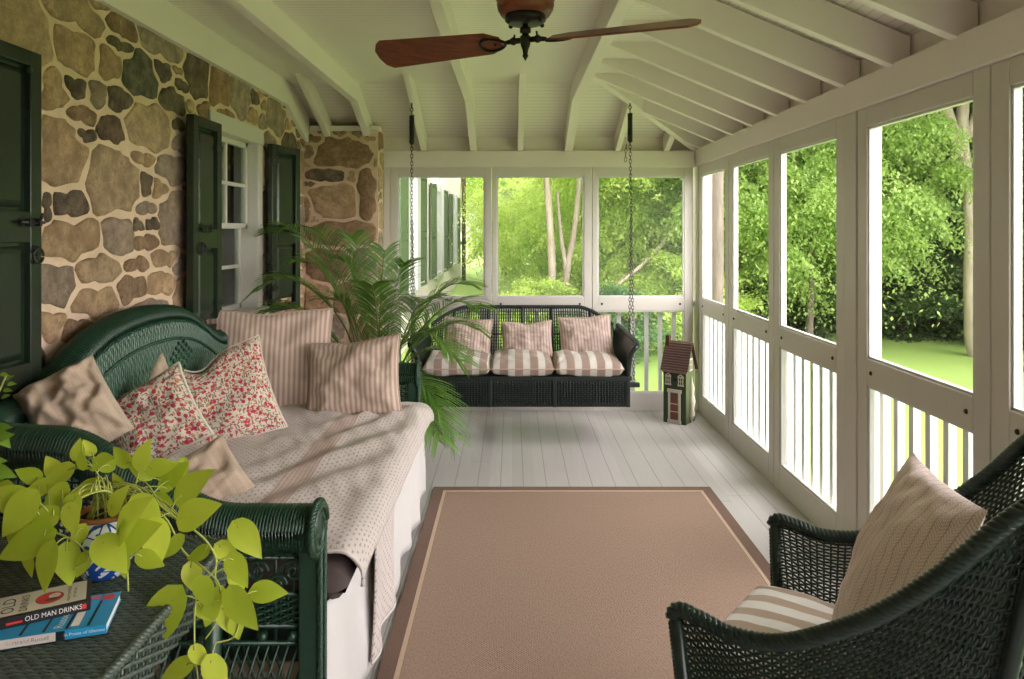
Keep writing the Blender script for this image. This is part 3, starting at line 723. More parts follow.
def crown_mesh(seed, R, H, nclump, nleaf, size, droop=0.0, layered=0.35):
    """leaf sprays gathered in clumps through the crown's volume"""
    g = np.random.default_rng(seed)
    d = g.normal(size=(nclump, 3)); d /= np.linalg.norm(d, axis=1, keepdims=True)
    rr = g.random(nclump)**0.45
    C = d*rr[:, None]*np.array([R, R, H/2]) 
    cr = R*(0.12+0.13*g.random(nclump))
    ci = g.integers(0, nclump, nleaf)
    o = g.normal(size=(nleaf, 3))*np.array([1, 1, layered]); 
    P = C[ci] + o*cr[ci][:, None]*0.62
    P[:, 2] -= droop*np.linalg.norm(o[:, :2], axis=1)*cr[ci]
    yaw = g.random(nleaf)*2*PI; tilt = g.normal(0.25, 0.45, nleaf); 
    sz = size*(0.6+0.8*g.random(nleaf))
    t = np.stack([np.cos(yaw)*np.cos(tilt), np.sin(yaw)*np.cos(tilt), -np.sin(tilt)-droop*0.6], -1)
    s = np.stack([-np.sin(yaw), np.cos(yaw), g.normal(0, 0.4, nleaf)], -1)
    t *= sz[:, None]; s *= (sz*0.36)[:, None]
    V = np.stack([P, P+t*0.45+s, P+t, P+t*0.45-s], 1).reshape(-1, 3)
    Q = np.arange(nleaf*4).reshape(-1, 4)
    return V, Q
CR = {}
for key, a in {'locust': (1, 3.0, 6.0, 240, 120000, 0.068, 0.5, 0.25), 'maple': (2, 3.0, 5.4, 220, 130000, 0.07, 0.15, 0.18), 'bush': (3, 1.5, 2.2, 80, 30000, 0.075, 0.1, 0.45), 'wood': (4, 3.6, 8.0, 260, 90000, 0.13, 0.2, 0.28), 'weep': (6, 2.2, 3.6, 140, 100000, 0.05, 0.7, 0.26)}.items():
    V, Q = crown_mesh(*a); mbx = MB().addq(V, Q, smooth=False); CR[key] = mbx
CM = {}
def crown(kind, leaf, parent, loc, scale, rz):
    k = (kind, leaf)
    if k not in CM:
        o = CR[kind].build('foliage', LEAF[leaf], parent); CM[k] = o.data
    else:
        o = bpy.data.objects.new('foliage', CM[k]); COL.objects.link(o); o.parent = parent
    o.location = loc; o.scale = scale; o.rotation_euler = (0, 0, rz); o['kind'] = 'stuff'
def trunk(parent, pts, r0, r1, mat, branches=()):
    P = spline(pts, 24); n = len(P); m = MB().tube(P, np.linspace(r0, r1, n)*(1+0.06*np.sin(np.arange(n)*1.7)), 10)
    for b in branches:
        B = spline(b[0], 12); m.tube(B, np.linspace(b[1], b[2], 12), 8)
    m.build('trunk', mat, parent)
def tree(label, x, y, kind, leaf, cz, sc=1.0, rz=0.0, tr=0.12, bark=BARK_D, pts=None, branches=(), cat='tree', name='tree', group='trees beyond the porch', sh=None):
    t = thing(name, label, cat, (x, y, GZ), 0, group)
    if tr: trunk(t, pts or [(0, 0, -0.2), (0.05, 0, cz*0.4), (0.02, 0.05, cz)], tr, tr*0.55, bark, branches)
    crown(kind, leaf, t, (0, 0, cz), sh or (sc, sc, sc), rz)
    return t
# behind the far screens
tree('tall lime tree with a straight pale trunk crossing the middle far screen', 0.62, 11.5, 'locust', 'bright', 5.2, 0.66, 0.4, 0.075, BARK_L, [(0.05, 0, -0.2), (0.03, 0, 1.5), (-0.06, 0, 3.0), (-0.15, 0, 5.0)])
tree('tall lime tree with a leaning forked trunk at the right of the middle far screen', 0.92, 11.8, 'locust', 'bright', 5.8, 0.7, 1.4, 0.065, BARK_L, [(-0.1, 0, -0.2), (0.0, 0, 1.2), (0.16, 0, 2.2), (0.36, 0, 4.6)], [([(0, 0, 1.2), (-0.10, 0, 1.9), (-0.16, 0, 2.6)], 0.045, 0.02)])
tree('lime tree filling the right far screen, a bare branch slanting before it', 2.9, 13.2, 'weep', 'bright', 3.0, 1.1, 2.2, 0.08, BARK_L, None, [([(0, 0, 2.7), (-0.1, -1.1, 2.15), (-0.45, -1.9, 1.75), (-1.0, -2.3, 1.3), (-1.8, -2.5, 0.75)], 0.045, 0.022)])
tree('lime tree at the far end of the stone house wing', -0.3, 25.0, 'locust', 'bright', 4.2, 0.9, 3.0)
tree('drooping lime tree low behind the middle far screen', 0.85, 15.0, 'weep', 'bright', 2.2, 0.8, 0.7, 0.05)
tree('grey green tree standing back behind the middle and right far screens', 2.6, 19.0, 'wood', 'blue', 4.0, 0.8, 1.1)
tree('tall mid green tree far back beyond the swing', 1.6, 25.0, 'wood', 'bright', 4.6, 0.8, 2.0)
tree('tall lime tree far back behind the right far screen', 5.4, 20.0, 'wood', 'bright', 4.6, 0.95, 0.3)
tree('lime bush below the right far screen, behind the birdhouse', 2.6, 11.2, 'bush', 'bright', 0.75, 0.8, 0.2, 0.04, cat='bush', name='bush')
tree('mid green bush behind the railing right of the swing', 1.35, 10.4, 'bush', 'mid', 0.5, 0.6, 1.2, 0.04, cat='bush', name='bush')
tree('lime bush low behind the swing', 0.35, 10.9, 'bush', 'bright', 0.6, 0.55, 2.0, 0.04, cat='bush', name='bush')
# seen through the right screens
tree('drooping lime tree close outside the third right screen from the far corner', 4.6, 10.9, 'weep', 'lime', 2.9, 0.95, 0.5, 0.07)
tree('lime tree leaning over outside the second right screen from the far corner', 4.2, 13.2, 'locust', 'lime', 3.4, 0.72, 0.9, 0.09)
tree('grey green tree behind the lime tree in the third right screen from the far corner', 8.0, 16.5, 'wood', 'blue', 4.2, 0.85, 0.1)
tree('mid green tree low outside the third right screen from the far corner', 6.6, 13.2, 'maple', 'mid', 1.7, 0.72, 0.8)
tree('layered maple outside the screen beside the square post', 8.0, 13.6, 'maple', 'mid', 3.3, 1.0, 1.9, 0.14)
tree('tall maple with a pale forked trunk at the edge of the lawn', 6.76, 10.2, 'maple', 'mid', 6.8, 1.0, 0.2, 0.125, BARK_L, [(0.05, 0, -0.15), (-0.05, 0, 0.6), (-0.08, 0, 2.2), (-0.2, 0, 3.3), (-0.12, 0, 5.0)], [([(-0.2, 0, 3.0), (-0.45, 0, 3.8), (-0.85, 0, 5.2)], 0.09, 0.05), ([(-0.15, 0, 3.3), (0.15, 0, 4.0), (0.3, 0, 5.0)], 0.08, 0.04)])
tree('maple with a pale trunk seen through the screen at the right edge of the photo', 7.3, 9.2, 'maple', 'mid', 6.4, 0.95, 2.7, 0.13, BARK_L, [(-0.45, 0, -0.15), (-0.25, 0, 1.4), (0.2, 0, 3.2), (0.5, 0, 5.4)])
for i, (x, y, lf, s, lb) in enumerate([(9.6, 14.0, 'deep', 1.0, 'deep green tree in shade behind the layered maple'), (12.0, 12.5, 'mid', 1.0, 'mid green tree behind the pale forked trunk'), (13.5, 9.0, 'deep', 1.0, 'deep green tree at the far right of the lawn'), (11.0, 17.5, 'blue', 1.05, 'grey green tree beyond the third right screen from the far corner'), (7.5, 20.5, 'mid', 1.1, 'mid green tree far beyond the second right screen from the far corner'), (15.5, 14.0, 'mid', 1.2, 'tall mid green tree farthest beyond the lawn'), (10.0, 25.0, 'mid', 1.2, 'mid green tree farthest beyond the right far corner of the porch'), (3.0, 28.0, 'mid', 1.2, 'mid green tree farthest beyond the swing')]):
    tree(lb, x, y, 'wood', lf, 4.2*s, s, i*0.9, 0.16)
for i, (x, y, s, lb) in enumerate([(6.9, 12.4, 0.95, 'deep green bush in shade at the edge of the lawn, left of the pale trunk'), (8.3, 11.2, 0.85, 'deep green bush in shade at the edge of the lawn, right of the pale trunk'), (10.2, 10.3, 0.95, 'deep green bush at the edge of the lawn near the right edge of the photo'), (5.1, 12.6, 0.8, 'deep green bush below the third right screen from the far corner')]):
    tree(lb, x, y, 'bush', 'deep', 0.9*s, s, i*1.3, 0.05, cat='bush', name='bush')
# dark trunk close by the far right corner, outside the first screen
tk = thing('tree', 'dark slender tree trunk close outside the far right corner of the porch', 'tree', (2.05, 7.05, GZ), 0, 'trees beyond the porch')
trunk(tk, [(0, 0, -0.2), (0, 0, 1.5), (0.03, 0, 6.0)], 0.085, 0.075, BARK_D); crown('maple', 'lime', tk, (0.6, 1.2, 6.2), (0.7, 0.7, 0.6), 0.3)

# --- the house goes on beyond the porch: stone wing with shuttered windows
HSTONE = NT('wing_stone'); _v = HSTONE.n('TexVoronoi', Vector=HSTONE.coord(scale=(1, 3.0, 4.2)), feature='DISTANCE_TO_EDGE')
_c = HSTONE.n('TexVoronoi', Vector=HSTONE.coord(scale=(1, 3.0, 4.2))); _s = HSTONE.n('SeparateXYZ', Vector=_c.outputs[1])
_k = HSTONE.ramp(_s.outputs[0], [(0.0, (0.72, 0.60, 0.54)), (0.5, (0.82, 0.74, 0.69)), (1.0, (0.74, 0.70, 0.66))])  # pale stone: sunlit overexposure is put into these colours
HSTONE.bsdf(Base_Color=HSTONE.mix(HSTONE.ramp(_v.outputs[0], [(0.03, (1, 1, 1)), (0.07, (0, 0, 0))]), _k, (0.72, 0.66, 0.58)), Roughness=0.9); HSTONE = HSTONE.m
struct('wall_house', MB().box((-6.0, 5.92, GZ), (XL-0.02, 23.0, 5.2)), HSTONE)
wins = [(10.04, 11.0, 12.06, 13.10), (13.93, 15.1, 16.2, 17.3), (18.2, 19.3, 20.2, 21.3)]
for k, (s0, w0, w1, s3) in enumerate(wins):
    w = sthing('window_%d' % (13+k), (XL, (w0+w1)/2, 0.6))
    mw = MB()
    for a, b in (((-0.02, w0, 0.5), (0.03, w0+0.2, 2.5)), ((-0.02, w1-0.4, 0.5), (0.09, w1-0.01, 2.5)), ((-0.02, w0, 2.36), (0.035, w1, 2.5)), ((-0.02, w0, 0.44), (0.06, w1, 0.56)), ((-0.02, w0, 1.42), (0.02, w1, 1.50)), ((-0.02, (w0+w1)/2-0.025, 0.5), (0.015, (w0+w1)/2+0.025, 2.4))):
        mw.box((XL+a[0], a[1], a[2]), (XL+b[0], b[1], b[2]))
    mw.build('frame', PAINT_OUT, w, world=True, bevel=0.004)
    MB().box((XL-0.015, w0+0.1, 0.55), (XL+0.002, w1-0.1, 2.4)).build('pane', GLASS, w, world=True)
    nm = ['nearest', 'middle', 'farthest'][k]
    shutter('sage green shutter on the near side of the %s window of the stone house wing' % nm, (XL+0.005, w0-(w0-s0)*0.86, 0.5), 0, (w0-s0)*0.84, 1.95, [0.9], 'sage shutters on the house wing', SHUT_OUT)
    shutter('sage green shutter on the far side of the %s window of the stone house wing' % nm, (XL+0.005, w1+0.02, 0.5), -math.radians(4), (s3-w1)*0.80, 1.95, [0.9], 'sage shutters on the house wing', SHUT_OUT)
dn = thing('downspout', 'brown rain pipe down the far corner of the stone house wing', 'drainpipe', (XL+0.08, 22.9, GZ))
MB().tube([(0, 0, 0), (0, 0, 3.6), (0.05, -0.1, 3.9), (0.35, -0.4, 4.3)], 0.07, 10).build('pipe', plain('brown_pipe', (0.13, 0.085, 0.06), 0.6), dn)
MB().box((-0.09, -0.09, 1.5), (0.09, 0.09, 1.56)).build('bracket', BLACK, dn)
# ------------------------------------------------------------------ cushions
def pillow_mesh(w, h, t, seed=0, ear=0.10, nu=34, wrinkle=1.0, dent=None, sag=0.0, box=0.0, uvrot=False, face_uv=1.0):
    """soft cushion in local x (width), y (height), z (front); uv in metres"""
    mb = MB()
    def outline(a, b):
        sx = 1 - ear*(1-b*b)*abs(a)**3; sy = 1 - ear*(1-a*a)*abs(b)**3
        return a*sx*w/2, b*sy*h/2
    def fn(s):
        def f(u, v):
            a, b = 2*u-1, 2*v-1; x, y = outline(a, b)
            k = max(0.0, (1-a**4)*(1-b**4)) if box else max(0.0, (1-a*a)*(1-b*b))
            z = t/2*(k**(0.30 if box else 0.5))
            if k > 0:
                q = Vector((a*1.7+seed*3.1, b*1.7, s*2.0))
                z += wrinkle*(0.022*noise.noise(q) + 0.011*noise.noise(q*2.4) + 0.006*noise.noise(Vector((a*3+b*5+seed, b*2-a*3, s))*1.6))*min(1, k*3)
                # creases that run in from the corners
                for cx_, cy_ in ((-1,-1), (1,-1), (-1,1), (1,1)):
                    dx, dy = a-cx_, b-cy_; d = math.hypot(dx, dy); an = math.atan2(dy, dx)
                    z += wrinkle*0.010*math.sin(an*8+seed*1.3)*math.exp(-d*1.7)*min(1, k*6)
            if dent and s > 0: z -= dent[2]*math.exp(-((a-dent[0])**2+(b-dent[1])**2)/dent[3])
            y2 = y - sag*(1-abs(b))*a*a*0
            if dent and len(dent) > 4 and b > 0: y2 -= dent[4]*math.exp(-((a-dent[0])/0.35)**2)*b*b
            return (x, y2, s*z)
        return f
    uvf = (lambda u, v: ((v-0.5)*h+5, (u-0.5)*w+5)) if uvrot else (lambda u, v: ((u-0.5)*w+5, (v-0.5)*h+5))
    mb.grid(fn(1), nu, nu, uvfn=uvf)
    n0 = mb.n; mb.grid(fn(-1), nu, nu, uvfn=uvf)
    q, sm, mi = mb.f[-1]; mb.f[-1] = (q[:, ::-1], sm, mi)
    # edge points for the piping
    E = [outline(-1+2*i/nu, -1) for i in range(nu)] + [outline(1, -1+2*i/nu) for i in range(nu)] + [outline(1-2*i/nu, 1) for i in range(nu)] + [outline(-1, 1-2*i/nu) for i in range(nu)]
    if dent and len(dent) > 4:
        E = [(x, y - (dent[4]*math.exp(-((2*x/w-dent[0])/0.35)**2)*(2*y/h)**2 if y > 0 else 0)) for x, y in E]
    return mb, [(x, y, 0) for x, y in E]
def put(o, c, xa, ya):
    xa = Vector(xa).normalized(); z = xa.cross(Vector(ya)).normalized(); ya = z.cross(xa)
    M = Matrix((xa, ya, z)).transposed().to_4x4(); M.translation = Vector(c); o.matrix_world = M
def cushion(label, cat, mat, w, h, t, c, xa, ya, group=None, pipe=None, name='throw_pillow', piper=0.0045, **kw):
    mb, E = pillow_mesh(w, h, t, **kw)
    o = tag(mb.build(name, mat), label, cat, group); put(o, c, xa, ya)
    if pipe is not None:
        p = MB().tube(E, piper, 6, closed=True).build('piping', pipe, o)
    return o
PIPE = plain('beige_piping', (0.45, 0.34, 0.27), 0.9)

# ------------------------------------------------------------------ wicker sofa along the stone wall
sofa = thing('wicker_sofa', 'long dark green wicker sofa with arched back and white skirt along the stone wall', 'sofa', (-1.0, 2.92, 0))
half = [(-0.53, 1.90, 0.690), (-0.66, 1.90, 0.690), (-0.80, 1.90, 0.697), (-0.93, 1.90, 0.757), (-1.05, 1.90, 0.822), (-1.18, 1.90, 0.892), (-1.30, 1.90, 0.905), (-1.42, 1.915, 0.908), (-1.50, 1.98, 0.91), (-1.545, 2.10, 0.91), (-1.55, 2.22, 0.915), (-1.55, 2.33, 0.955), (-1.55, 2.45, 1.02), (-1.55, 2.60, 1.08), (-1.55, 2.76, 1.108), (-1.55, 2.92, 1.115)]
YM = 2.92
full = half + [(x, 2*YM-y, z) for x, y, z in half[-2::-1]]
RIM = spline(full, 400)
d_ = np.concatenate([[0], np.cumsum(np.linalg.norm(np.diff(RIM, axis=0), axis=1))]); LR = d_[-1]
def rim(u):
    t = u*LR; return np.array([np.interp(t, d_, RIM[:, k]) for k in range(3)])
def seg_u(y_or_x_idx):  # arclength share where the arm turns into the back
    i = np.argmin(np.linalg.norm(RIM-np.array(y_or_x_idx), axis=1)); return d_[i]/LR
uA = seg_u((-1.46, 1.94, 0.925)); uB = 1-uA
def outn(u):
    p = rim(min(1, u+2e-3))-rim(max(0, u-2e-3)); t = p/np.linalg.norm(p); n = np.array([t[1], -t[0], 0]); n = n/np.linalg.norm(n)
    c = rim(u)-np.array([-0.9, YM, 0]); return n if np.dot(n[:2], c[:2]) > 0 else -n
RR = 0.062
def sheet(ua, ub, z0):
    def f(u, v):
        p = rim(ua+(ub-ua)*u); n = outn(ua+(ub-ua)*u); z = z0+(p[2]-z0)*v
        k = max(0.0, (p[2]-z))/0.7
        return p - n*0.03 - n*0.05*k*0 + np.array([0, 0, z-p[2]])
    return f
def rollsurf(ua, ub):
    def f(u, v):
        uu = ua+(ub-ua)*u; p = rim(uu); n = outn(uu); a = -0.35*PI + 1.55*PI*v
        return p + RR*(-math.cos(a)*n*1.0) + np.array([0, 0, RR*math.sin(a)])
    return f
# near arm: roll, woven side, scrolls, knobs, lattice
roll = MB()
roll.grid(lambda u, v: (lambda q, p: p + (q-p)*0.90)(rollsurf(0.0, 1.0)(u, v), rim(u)), 260, 10, mi=0)
def hoops(mb, ua, ub, step, r):
    n = int((ub-ua)*LR/step)
    for k in range(n):
        u = ua+(ub-ua)*(k+0.5)/n; S_ = rollsurf(ua, ub)
        mb.tube([S_((k+0.5)/n, v) for v in np.linspace(0, 1, 11)], r, 5)
roll_o = MB(); hoops(roll_o, 0.0, uA, 0.0088, 0.0045); hoops(roll_o, uA, 1.0, 0.0118, 0.0052)
roll.build('roll_core', DARKWOOD, sofa, world=True); 
ro = roll_o.build('rolled_edge', WICK, sofa, world=True)
armN = MB()
# side weave in bands between z .42 and the roll
armN.weave(lambda u, v: (lambda p: (p[0], p[1]-0.004, 0.60+(p[2]-0.03-0.60)*v))(rim(uA*u)+np.array([0, 0.03, 0])), 46, 15, 0.0042, 0.0035)
armN.weave(lambda u, v: (lambda p: (p[0], p[1]-0.004, 0.415+0.085*v))(rim(uA*u)+np.array([0, 0.03, 0])), 46, 10, 0.0042, 0.0035)
for z in (0.50, 0.60, 0.412, 0.365):
    armN.tube([(-0.56, 1.925, z), (-1.45, 1.925, z)], 0.0075, 6)
for x in np.linspace(-0.55, -1.45, 19): armN.tube([(x, 1.926, 0.36), (x, 1.926, 0.70)], 0.005, 5)
def scroll(mb, c, R, turns, flip, r=0.0048, y=1.918):
    t = np.linspace(0, 1, 40); a = t*turns*2*PI
    mb.tube([(c[0]+flip*R*(1-k*0.82)*math.cos(b), y, c[1]+R*(1-k*0.82)*math.sin(b)) for k, b in zip(t, a)], r, 6)
for k, x in enumerate(np.linspace(-0.60, -1.40, 9)):
    scroll(armN, (x, 0.565), 0.032, 1.6, 1 if k % 2 else -1); scroll(armN, (x-0.045, 0.530), 0.028, 1.5, -1 if k % 2 else 1)
so = armN.build('side_weave', WICK, sofa, world=True)
knob = MB()
for k, x in enumerate(np.linspace(-0.60, -1.40, 11)):
    o = MB().ball((0, 0, 0), 0.0135, 10, (1, 1.2, 1)).lathe([(0.006, -0.022), (0.006, 0.0)], 8, M=Matrix.Rotation(PI/2, 4, 'X')).build('knob', WICK, so)
    o.location = Vector((x, 1.910, 0.392)) - Vector((-1.0, 2.92, 0))
lat = MB()
for k in range(44):
    x = -0.56-0.027*k
    for s in (1, -1):
        a, b = (x, 0.06), (x-0.10, 0.36)
        if s < 0: a, b = (x-0.10, 0.06), (x, 0.36)
        if min(a[0], b[0]) < -1.50: continue
        lat.tube([(a[0], 1.924+0.003*s, a[1]), (b[0], 1.924+0.003*s, b[1])], 0.0042, 5)
lat.tube([(-0.56, 1.925, 0.055), (-1.5, 1.925, 0.055)], 0.01, 6); lat.build('lattice', WICK, sofa, world=True)
for ys, nm in ((1.925, 'near'), (2*YM-1.925, 'far')):
    MB().box((-0.582, ys-0.022, 0.0), (-0.527, ys+0.022, 0.655)).build('front_post', WICK, sofa, world=True, bevel=0.006)
    br = MB()
    for dy in (-0.022, 0.022): br.braid([(-0.523, ys+dy, 0.0), (-0.523, ys+dy, 0.66)], 0.008, 0.03)
    br.build('braid', WICK, sofa, world=True)
    ro = MB(); c = rim(0.0) if nm == 'near' else rim(1.0)
    a = np.linspace(0, 1, 70)
    ro.tube([(-0.522-0.012*q, c[1]+RR*1.08*(1-q*0.9)*math.cos(q*5*PI), c[2]+RR*1.08*(1-q*0.9)*math.sin(q*5*PI)) for q in a], 0.010, 6)
    ro.braid([(-0.528, c[1]+RR*1.12*math.cos(q), c[2]+RR*1.12*math.sin(q)) for q in np.linspace(0, 2*PI, 40)], 0.010, 0.03)
    ro.lathe([(0.0001, 0.0), (RR, 0.0), (RR, -0.05), (0.0001, -0.05)], 20, M=Matrix.Translation((-0.522, c[1], c[2])) @ Matrix.Rotation(PI/2, 4, 'Y'))
    ro.build('scroll_end', WICK, sofa, world=True)
armF = MB().weave(lambda u, v: (lambda p: (p[0], p[1], 0.30+(p[2]-0.30)*v))(rim(uB+(1-uB)*u)-np.array([0, 0.03, 0])), 46, 34, 0.0052, 0.0045)
armF.build('side_weave', WICK, sofa, world=True)
# arched back: upright ribs, a curved seam and a diamond of knots
bk = MB()
bs = lambda u, v: (lambda p, n: p - n*(0.058) + np.array([0.05*(1-v), 0, (0.42-p[2])*(1-v)]))(rim(uA+(uB-uA)*u), outn(uA+(uB-uA)*u))
bk.grid(lambda u, v: np.array(bs(u, v))-np.array([0.006, 0, 0]), 60, 8, mi=0)
backsheet = bk.build('back_board', DARKWOOD, sofa, world=True)
bw = MB(); NB = 150
for k in range(NB+1):
    u = k/NB; bw.tube([bs(u, v)+np.array([0.002*math.sin(v*150+k*PI), 0, 0]) for v in np.linspace(0, 1, 40)], 0.0088 if k % 2 else 0.0076, 5)
for sc in (0.80,):
    bw.braid([bs(u, sc+0.08*math.sin(PI*u))+np.array([0.010, 0, 0]) for u in np.linspace(0.02, 0.98, 60)], 0.006, 0.022)
bw.build('backrest', WICK_BACK, sofa, world=True)
dm = MB()
for i in range(5):
    for j in range(5):
        yy = YM+0.20 + (i-j)*0.024; zz = 0.945 + (i+j-4)*0.018
        dm.ball((-1.470, yy, zz), 0.0105, 6, (0.8, 1, 0.9))
dm.build('diamond_knots', WICK_BACK, sofa, world=True)
MB().box((-1.50, 1.95, 0.30), (-0.53, 3.89, 0.415)).build('seat_frame', DARKWOOD, sofa, world=True)
MB().box((-1.45, 1.945, 0.06), (-0.53, 1.955, 0.30)).build('underside_cloth', TANCLOTH, sofa, world=True)
for x, y in ((-1.42, 2.02), (-1.42, 3.82)): MB().box((x-0.025, y-0.025, 0), (x+0.025, y+0.025, 0.30)).build('leg', WICK, sofa, world=True)
sk = MB()
def skf(u, v):
    y = 1.94+1.945*u; w = (1-v)
    return (-0.487-0.042*math.exp(-u*26)+0.022*w*(0.4+0.6*math.sin(u*31+1.2*math.sin(u*9)))+0.012*w*noise.noise(Vector((u*12, v*2, 3))), y, 0.035+0.012*math.sin(u*14)+0.42*v)
sk.grid(skf, 180, 12)
so_ = sk.build('skirt', SKIRT, sofa, world=True)
so_.modifiers.new('Solidify', 'SOLIDIFY').thickness = 0.004

# seat cushion and the quilt thrown over it
SQT = 0.575
sc = MB()
def scf(s):
    def f(u, v):
        x = -1.44+0.975*u; y = 1.952 + 1.905*v
        if y < 1.955: pass
        k = max(0, (1-(2*u-1)**8)*(1-(2*v-1)**14))**0.4
        return (x, y, 0.488+s*0.068*k)
    return f
sc.grid(scf(1), 40, 60); sc.grid(scf(-1), 40, 60)
MBx = MB().grid(lambda u, v: (-1.44+1.0*u, 1.975+1.88*v, 0.42), 2, 2)
cu = tag(sc.build('seat_cushion', BROWNCLOTH), 'long dark brown seat cushion of the sofa, its end showing under the quilt', 'cushion')
q = MB()
def qf(u, v):
    # v along the sofa, u from the backrest over the seat and round the front edge
    y = 2.03 + 1.84*v; s = 1.055*u
    edge = 0.905; r = 0.08
    z0 = SQT+0.012 + 0.010*noise.noise(Vector((s*5, y*3.2, 1.0))) + 0.007*noise.noise(Vector((s*16+y*5, y*6, 4.0)))
    # folds that rumple across the seat
    f = math.exp(-((s-0.66)/0.24)**2)
    z0 += 0.016*f*math.sin(s*30 - y*16 + 2.4*noise.noise(Vector((s*2.5, y*2.5, 7))))*(0.5+0.5*noise.noise(Vector((s*3, y*2, 2))))
    sag = 0.0
    if y > 3.55: sag = ((y-3.55)/0.32)**2*0.045
    if y < 2.14: sag += ((2.14-y)/0.11)**2*0.02
    if s < edge: x = -1.42+s; z = z0
    else:
        a = (s-edge)/r
        if a < PI*0.55: x = -1.42+edge+r*math.sin(a)+0.004; z = z0-r*(1-math.cos(a))
        else:
            e_ = s-edge-r*PI*0.55; x = -1.42+edge+r*math.sin(PI*0.55)+0.004-e_*0.15; z = z0-r*(1-math.cos(PI*0.55))-e_
    return (x, y, z-sag)
q.grid(qf, 150, 200, uvfn=lambda u, v: (u*1.055, v*1.84))
# corner of the quilt hanging to the floor
def tail(u, v):
    y = 2.30 + 0.38*u; z = 0.085+0.45*v
    bul = 0.014*math.sin(u*9+v*2)*(1-v)
    return (-0.445+bul-0.012*(1-v), y+0.03*(1-v)*(u-0.5), z)
q.grid(tail, 24, 24, uvfn=lambda u, v: (1.05+0.42*(1-v), u*0.38))
qo = tag(q.build('quilt', QUILT), 'pale printed quilt with a brown stripe draped over the sofa seat', 'quilt')
qo.modifiers.new('Solidify', 'SOLIDIFY').thickness = 0.006
hem = MB().tube([qf(u, 0.002) for u in np.linspace(0.02, 1, 60)], 0.006, 6).tube([tail(u, 0) for u in np.linspace(0, 1, 20)], 0.005, 6)
hem.build('hem', plain('quilt_hem', (0.60, 0.54, 0.50), 0.9), qo)

# pillows on the sofa
V3 = Vector
G = 'loose pillows on the sofa'
def face_pillow(label, mat, pxc, Y, wpx, hpx, t, yaw, pitch, roll_, seed, **kw):
    """yaw: turn of the face about the vertical (0 faces the camera, positive towards the room), pitch: lean back"""
    w, h = wpx*Y/F, hpx*Y/F
    R = Matrix.Rotation(math.radians(yaw), 3, 'Z') @ Matrix.Rotation(math.radians(-pitch), 3, 'X') @ Matrix.Rotation(math.radians(roll_), 3, 'Y')
    xa = R @ V3((1, 0, 0)); ya = R @ V3((0, 0, 1))
    c = at(pxc[0], pxc[1], Y)
    return cushion(label, 'pillow', mat, w, h, t, c, xa, ya, G, seed=seed, **kw)
face_pillow('large beige striped pillow at the far end of the sofa behind the smaller striped one', TICKING, (269, 365), 3.74, 122, 112, 0.15, 14, 14, 1, 1, ear=0.05, pipe=PIPE, dent=(-0.1, 1.0, 0.0, 1.0, 0.018))
face_pillow('square beige striped pillow resting on the quilt at the far end of the sofa', TICKING, (353, 379), 3.60, 98, 82, 0.15, -6, 22, -7, 2, ear=0.07, pipe=PIPE, dent=(0.0, 1.0, 0.01, 0.3, 0.012))
face_pillow('larger red flowered pillow with a dented top edge in the middle of the sofa', FLORAL, (219, 398), 3.14, 106, 100, 0.15, 22, 22, -15, 3, ear=0.08, pipe=FLORAL, dent=(-0.2, 0.9, 0.03, 0.12, 0.075))
face_pillow('smaller red flowered pillow tilted on its corner behind the beige lumbar pillow', FLORAL, (154, 421), 2.60, 86, 86, 0.14, 4, 26, -32, 4, ear=0.08, pipe=plain('cream_piping', (0.72, 0.66, 0.56), 0.9), piper=0.006)
face_pillow('beige pillow half hidden behind the smaller red flowered pillow', NUBBY, (134, 403), 2.84, 88, 66, 0.13, 30, 18, -24, 5, ear=0.06)
face_pillow('beige nubby lumbar pillow lying in front of the smaller red flowered pillow', NUBBY, (184, 503), 2.40, 128, 84, 0.18, 14, 38, -34, 6, ear=0.06, wrinkle=1.5)
face_pillow('big beige nubby pillow slumped in the near corner of the sofa', NUBBY, (74, 412), 2.20, 76, 92, 0.21, 18, 26, -30, 7, ear=0.05, wrinkle=2.2)
# ------------------------------------------------------------------ rug
rug = thing('area_rug', 'flat tan woven rug with a darker border on the porch floor', 'rug', (0, 2.6, 0))
rx0, rx1, ry0, ry1 = -0.452, 1.150, 1.35, 4.066
rot = Matrix.Rotation(0.0, 4, 'Z')
RZ = 0.009
MB().box((rx0+0.075, ry0+0.075, 0.0005), (rx1-0.075, ry1-0.075, RZ)).build('field', RUG, rug, world=True, bevel=0.002)
MB().box((rx0, ry0, 0.0005), (rx0+0.058, ry1, RZ+0.001)).box((rx1-0.058, ry0, 0.0005), (rx1, ry1, RZ+0.001)).box((rx0+0.0581, ry0, 0.0005), (rx1-0.0581, ry0+0.058, RZ+0.001)).box((rx0+0.0581, ry1-0.058, 0.0005), (rx1-0.0581, ry1, RZ+0.001)).build('border', RUG_EDGE, rug, world=True, bevel=0.002)
a = 0.058; b = 0.075
MB().box((rx0+a, ry0+a, 0.0005), (rx0+b, ry1-a, RZ+0.001)).box((rx1-b, ry0+a, 0.0005), (rx1-a, ry1-a, RZ+0.001)).box((rx0+b, ry0+a, 0.0005), (rx1-b, ry0+b, RZ+0.001)).box((rx0+b, ry1-b, 0.0005), (rx1-b, ry1-a, RZ+0.001)).build('pale_line', RUG_LINE, rug, world=True)

